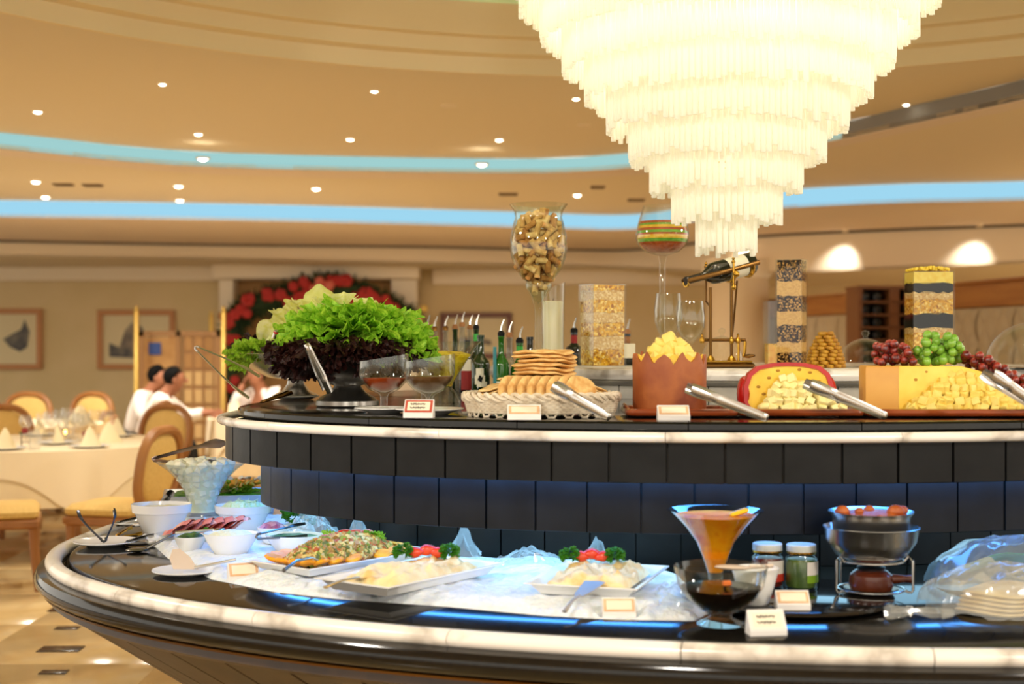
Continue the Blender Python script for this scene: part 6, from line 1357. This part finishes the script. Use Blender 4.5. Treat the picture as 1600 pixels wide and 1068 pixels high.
# plastic bag of wraps and leaf
q = Vector((1.20, 3.465, LS)); R2_ = random.Random(9)
wr_ = thing('wrapped_flatbreads', 'stack of pale tortilla wraps inside a clear plastic bag', 'tortillas', q)
TOR = M('tortilla', (.86, .78, .60), .7, col2=(.78, .67, .46), scale=20)
for i in range(5): obj('wrap', MB().lathe([(0, 0), (.115, 0), (.12, .004), (.115, .008), (0, .009)], 30, sy=.62, fn=lambda p_, a: Vector((p_.x, p_.y, p_.z+.008*(1+sin(p_.x*24+p_.y*18)))), ), TOR, wr_, (.004*i, .002*i, .001+i*.0104), (0, 0, .02*i))
def crumple(name, label, c, sx, sy, h, seed, mat, cat='plastic film', nu=34, nv=22, amp=.018, shape=None, rz=0, zmax=9, lift=0):
    c = Vector((c[0], c[1], 0)); R_ = Matrix.Rotation(rz, 3, 'Z')
    def fn(u, v):                              # a sheet that lies on whatever is under it
        x = (u-.5)*2; y = (v-.5)*2; b = h*max(0, (1-x*x))**.6*max(0, 1-y*y)**.5 if not shape else shape(x, y)
        n1 = noise.noise(Vector((x*2.1+seed, y*2.1, seed))); n2 = noise.noise(Vector((x*5+seed, y*5, 2*seed))); n3 = abs(noise.noise(Vector((x*3.3-seed, y*3.3, 5))))
        w_ = R_ @ Vector((x*sx+amp*.5*n2, y*sy+amp*.5*n1, 0)) + c
        base = (hgt(w_.x, w_.y) if inpoly(w_.x, w_.y, pl) else LOW) + .0015
        return Vector((w_.x, w_.y, min(zmax, base + .002 + lift + max(0, b + amp*(n1+.7*n2-1.2*n3)+amp*.5))))
    o = obj(name, MB().grid(nu, nv, fn), mat, None, smooth=22); return tag(o, label, cat)
def bagf(x, y): return .094*max(0, 1-abs(x)**5)**.5*max(0, 1-abs(y)**5)**.5
crumple('plastic_bag', 'crumpled clear plastic bag around the tortilla wraps', (1.225, 3.475), .205, .122, .1, 2.3, BAG, 'plastic bag', 60, 40, .021, shape=bagf)
tag(obj('bag_knot', MB().tube([(.075, .01, .012), (.02, .0, .016), (-.02, -.01, .022), (-.05, -.005, .018), (-.085, -.012, .020)], [.011, .014, .008, .014, .018], 8), BAG, None, (.975, 3.385, LS)), 'twisted knot end of the plastic bag', 'plastic bag')
lf_ = thing('banana_leaf', 'long green banana leaf lying behind the plastic bag', 'leaf', (1.36, 3.80, LS), -.22)
def arch(u): return .006+.088*sin(pi*min(1, max(0, u)))**.8
obj('blade', MB().grid(30, 8, lambda u, v: Vector(((u-.5)*.44, (v-.5)*.14*(1-(2*u-1)**4), arch(u)-.5*(v-.5)**2*arch(u)+.003*sin(u*20)))), leafmat('banana_green', (.08, .30, .08), (.14, .42, .14), 12, .3), lf_); obj('midrib', MB().tube([((k/12-.5)*.43, 0, arch(k/12)+.003*sin(k/12*20)) for k in range(1, 12)], .0028, 6), PARS, lf_)
crumple('cling_film', 'sheet of clear film peeled back over the banana leaf', (1.37, 3.815), .25, .11, .13, 4.1, FILM, amp=.018, rz=-.22, zmax=.941, shape=lambda x, y: .128*max(0, 1-x*x)**.55*max(0, 1-abs(y)**4)**.5)
# cling films behind platters: all below the overhang of the tiers
ZM = .938
crumple('cling_film', 'bluish crumpled film over the ice beneath the slate tiers', (-.633, 4.50), .095, .055, .085, 1.2, FILM, amp=.022, rz=-.86, zmax=ZM)
crumple('cling_film', 'stiff peak of clear film standing behind the diced salad', (-.475, 4.387), .065, .022, .11, 3.7, FILM, amp=.010, rz=-.6, zmax=ZM, shape=lambda x, y: .118*max(0, 1-abs(x))**1.1*max(0, 1-abs(y))**.6)
crumple('cling_film', 'pointed twist of clear film standing behind the creamy platter', (-.165, 4.095), .075, .04, .1, 5.2, FILM, amp=.012, zmax=ZM, shape=lambda x, y: .118*max(0, 1-abs(x-.35)*1.1)**1.3*max(0, 1-abs(y))**.6)
crumple('cling_film', 'flat rolled strip of clear film along the slate base', (.045, 4.04), .10, .04, .03, 6.4, FILM, amp=.014, zmax=ZM)
crumple('cling_film', 'small peak of clear film behind the tomato garnish', (.235, 3.945), .07, .032, .09, 7.7, FILM, amp=.010, rz=-.25, zmax=ZM, shape=lambda x, y: .100*max(0, 1-abs(x))**1.2*max(0, 1-abs(y))**.6)
crumple('cling_film', 'loose film between the creamy platter and the black tray', (.395, 3.475), .042, .055, .03, 8.8, FILM, amp=.010)
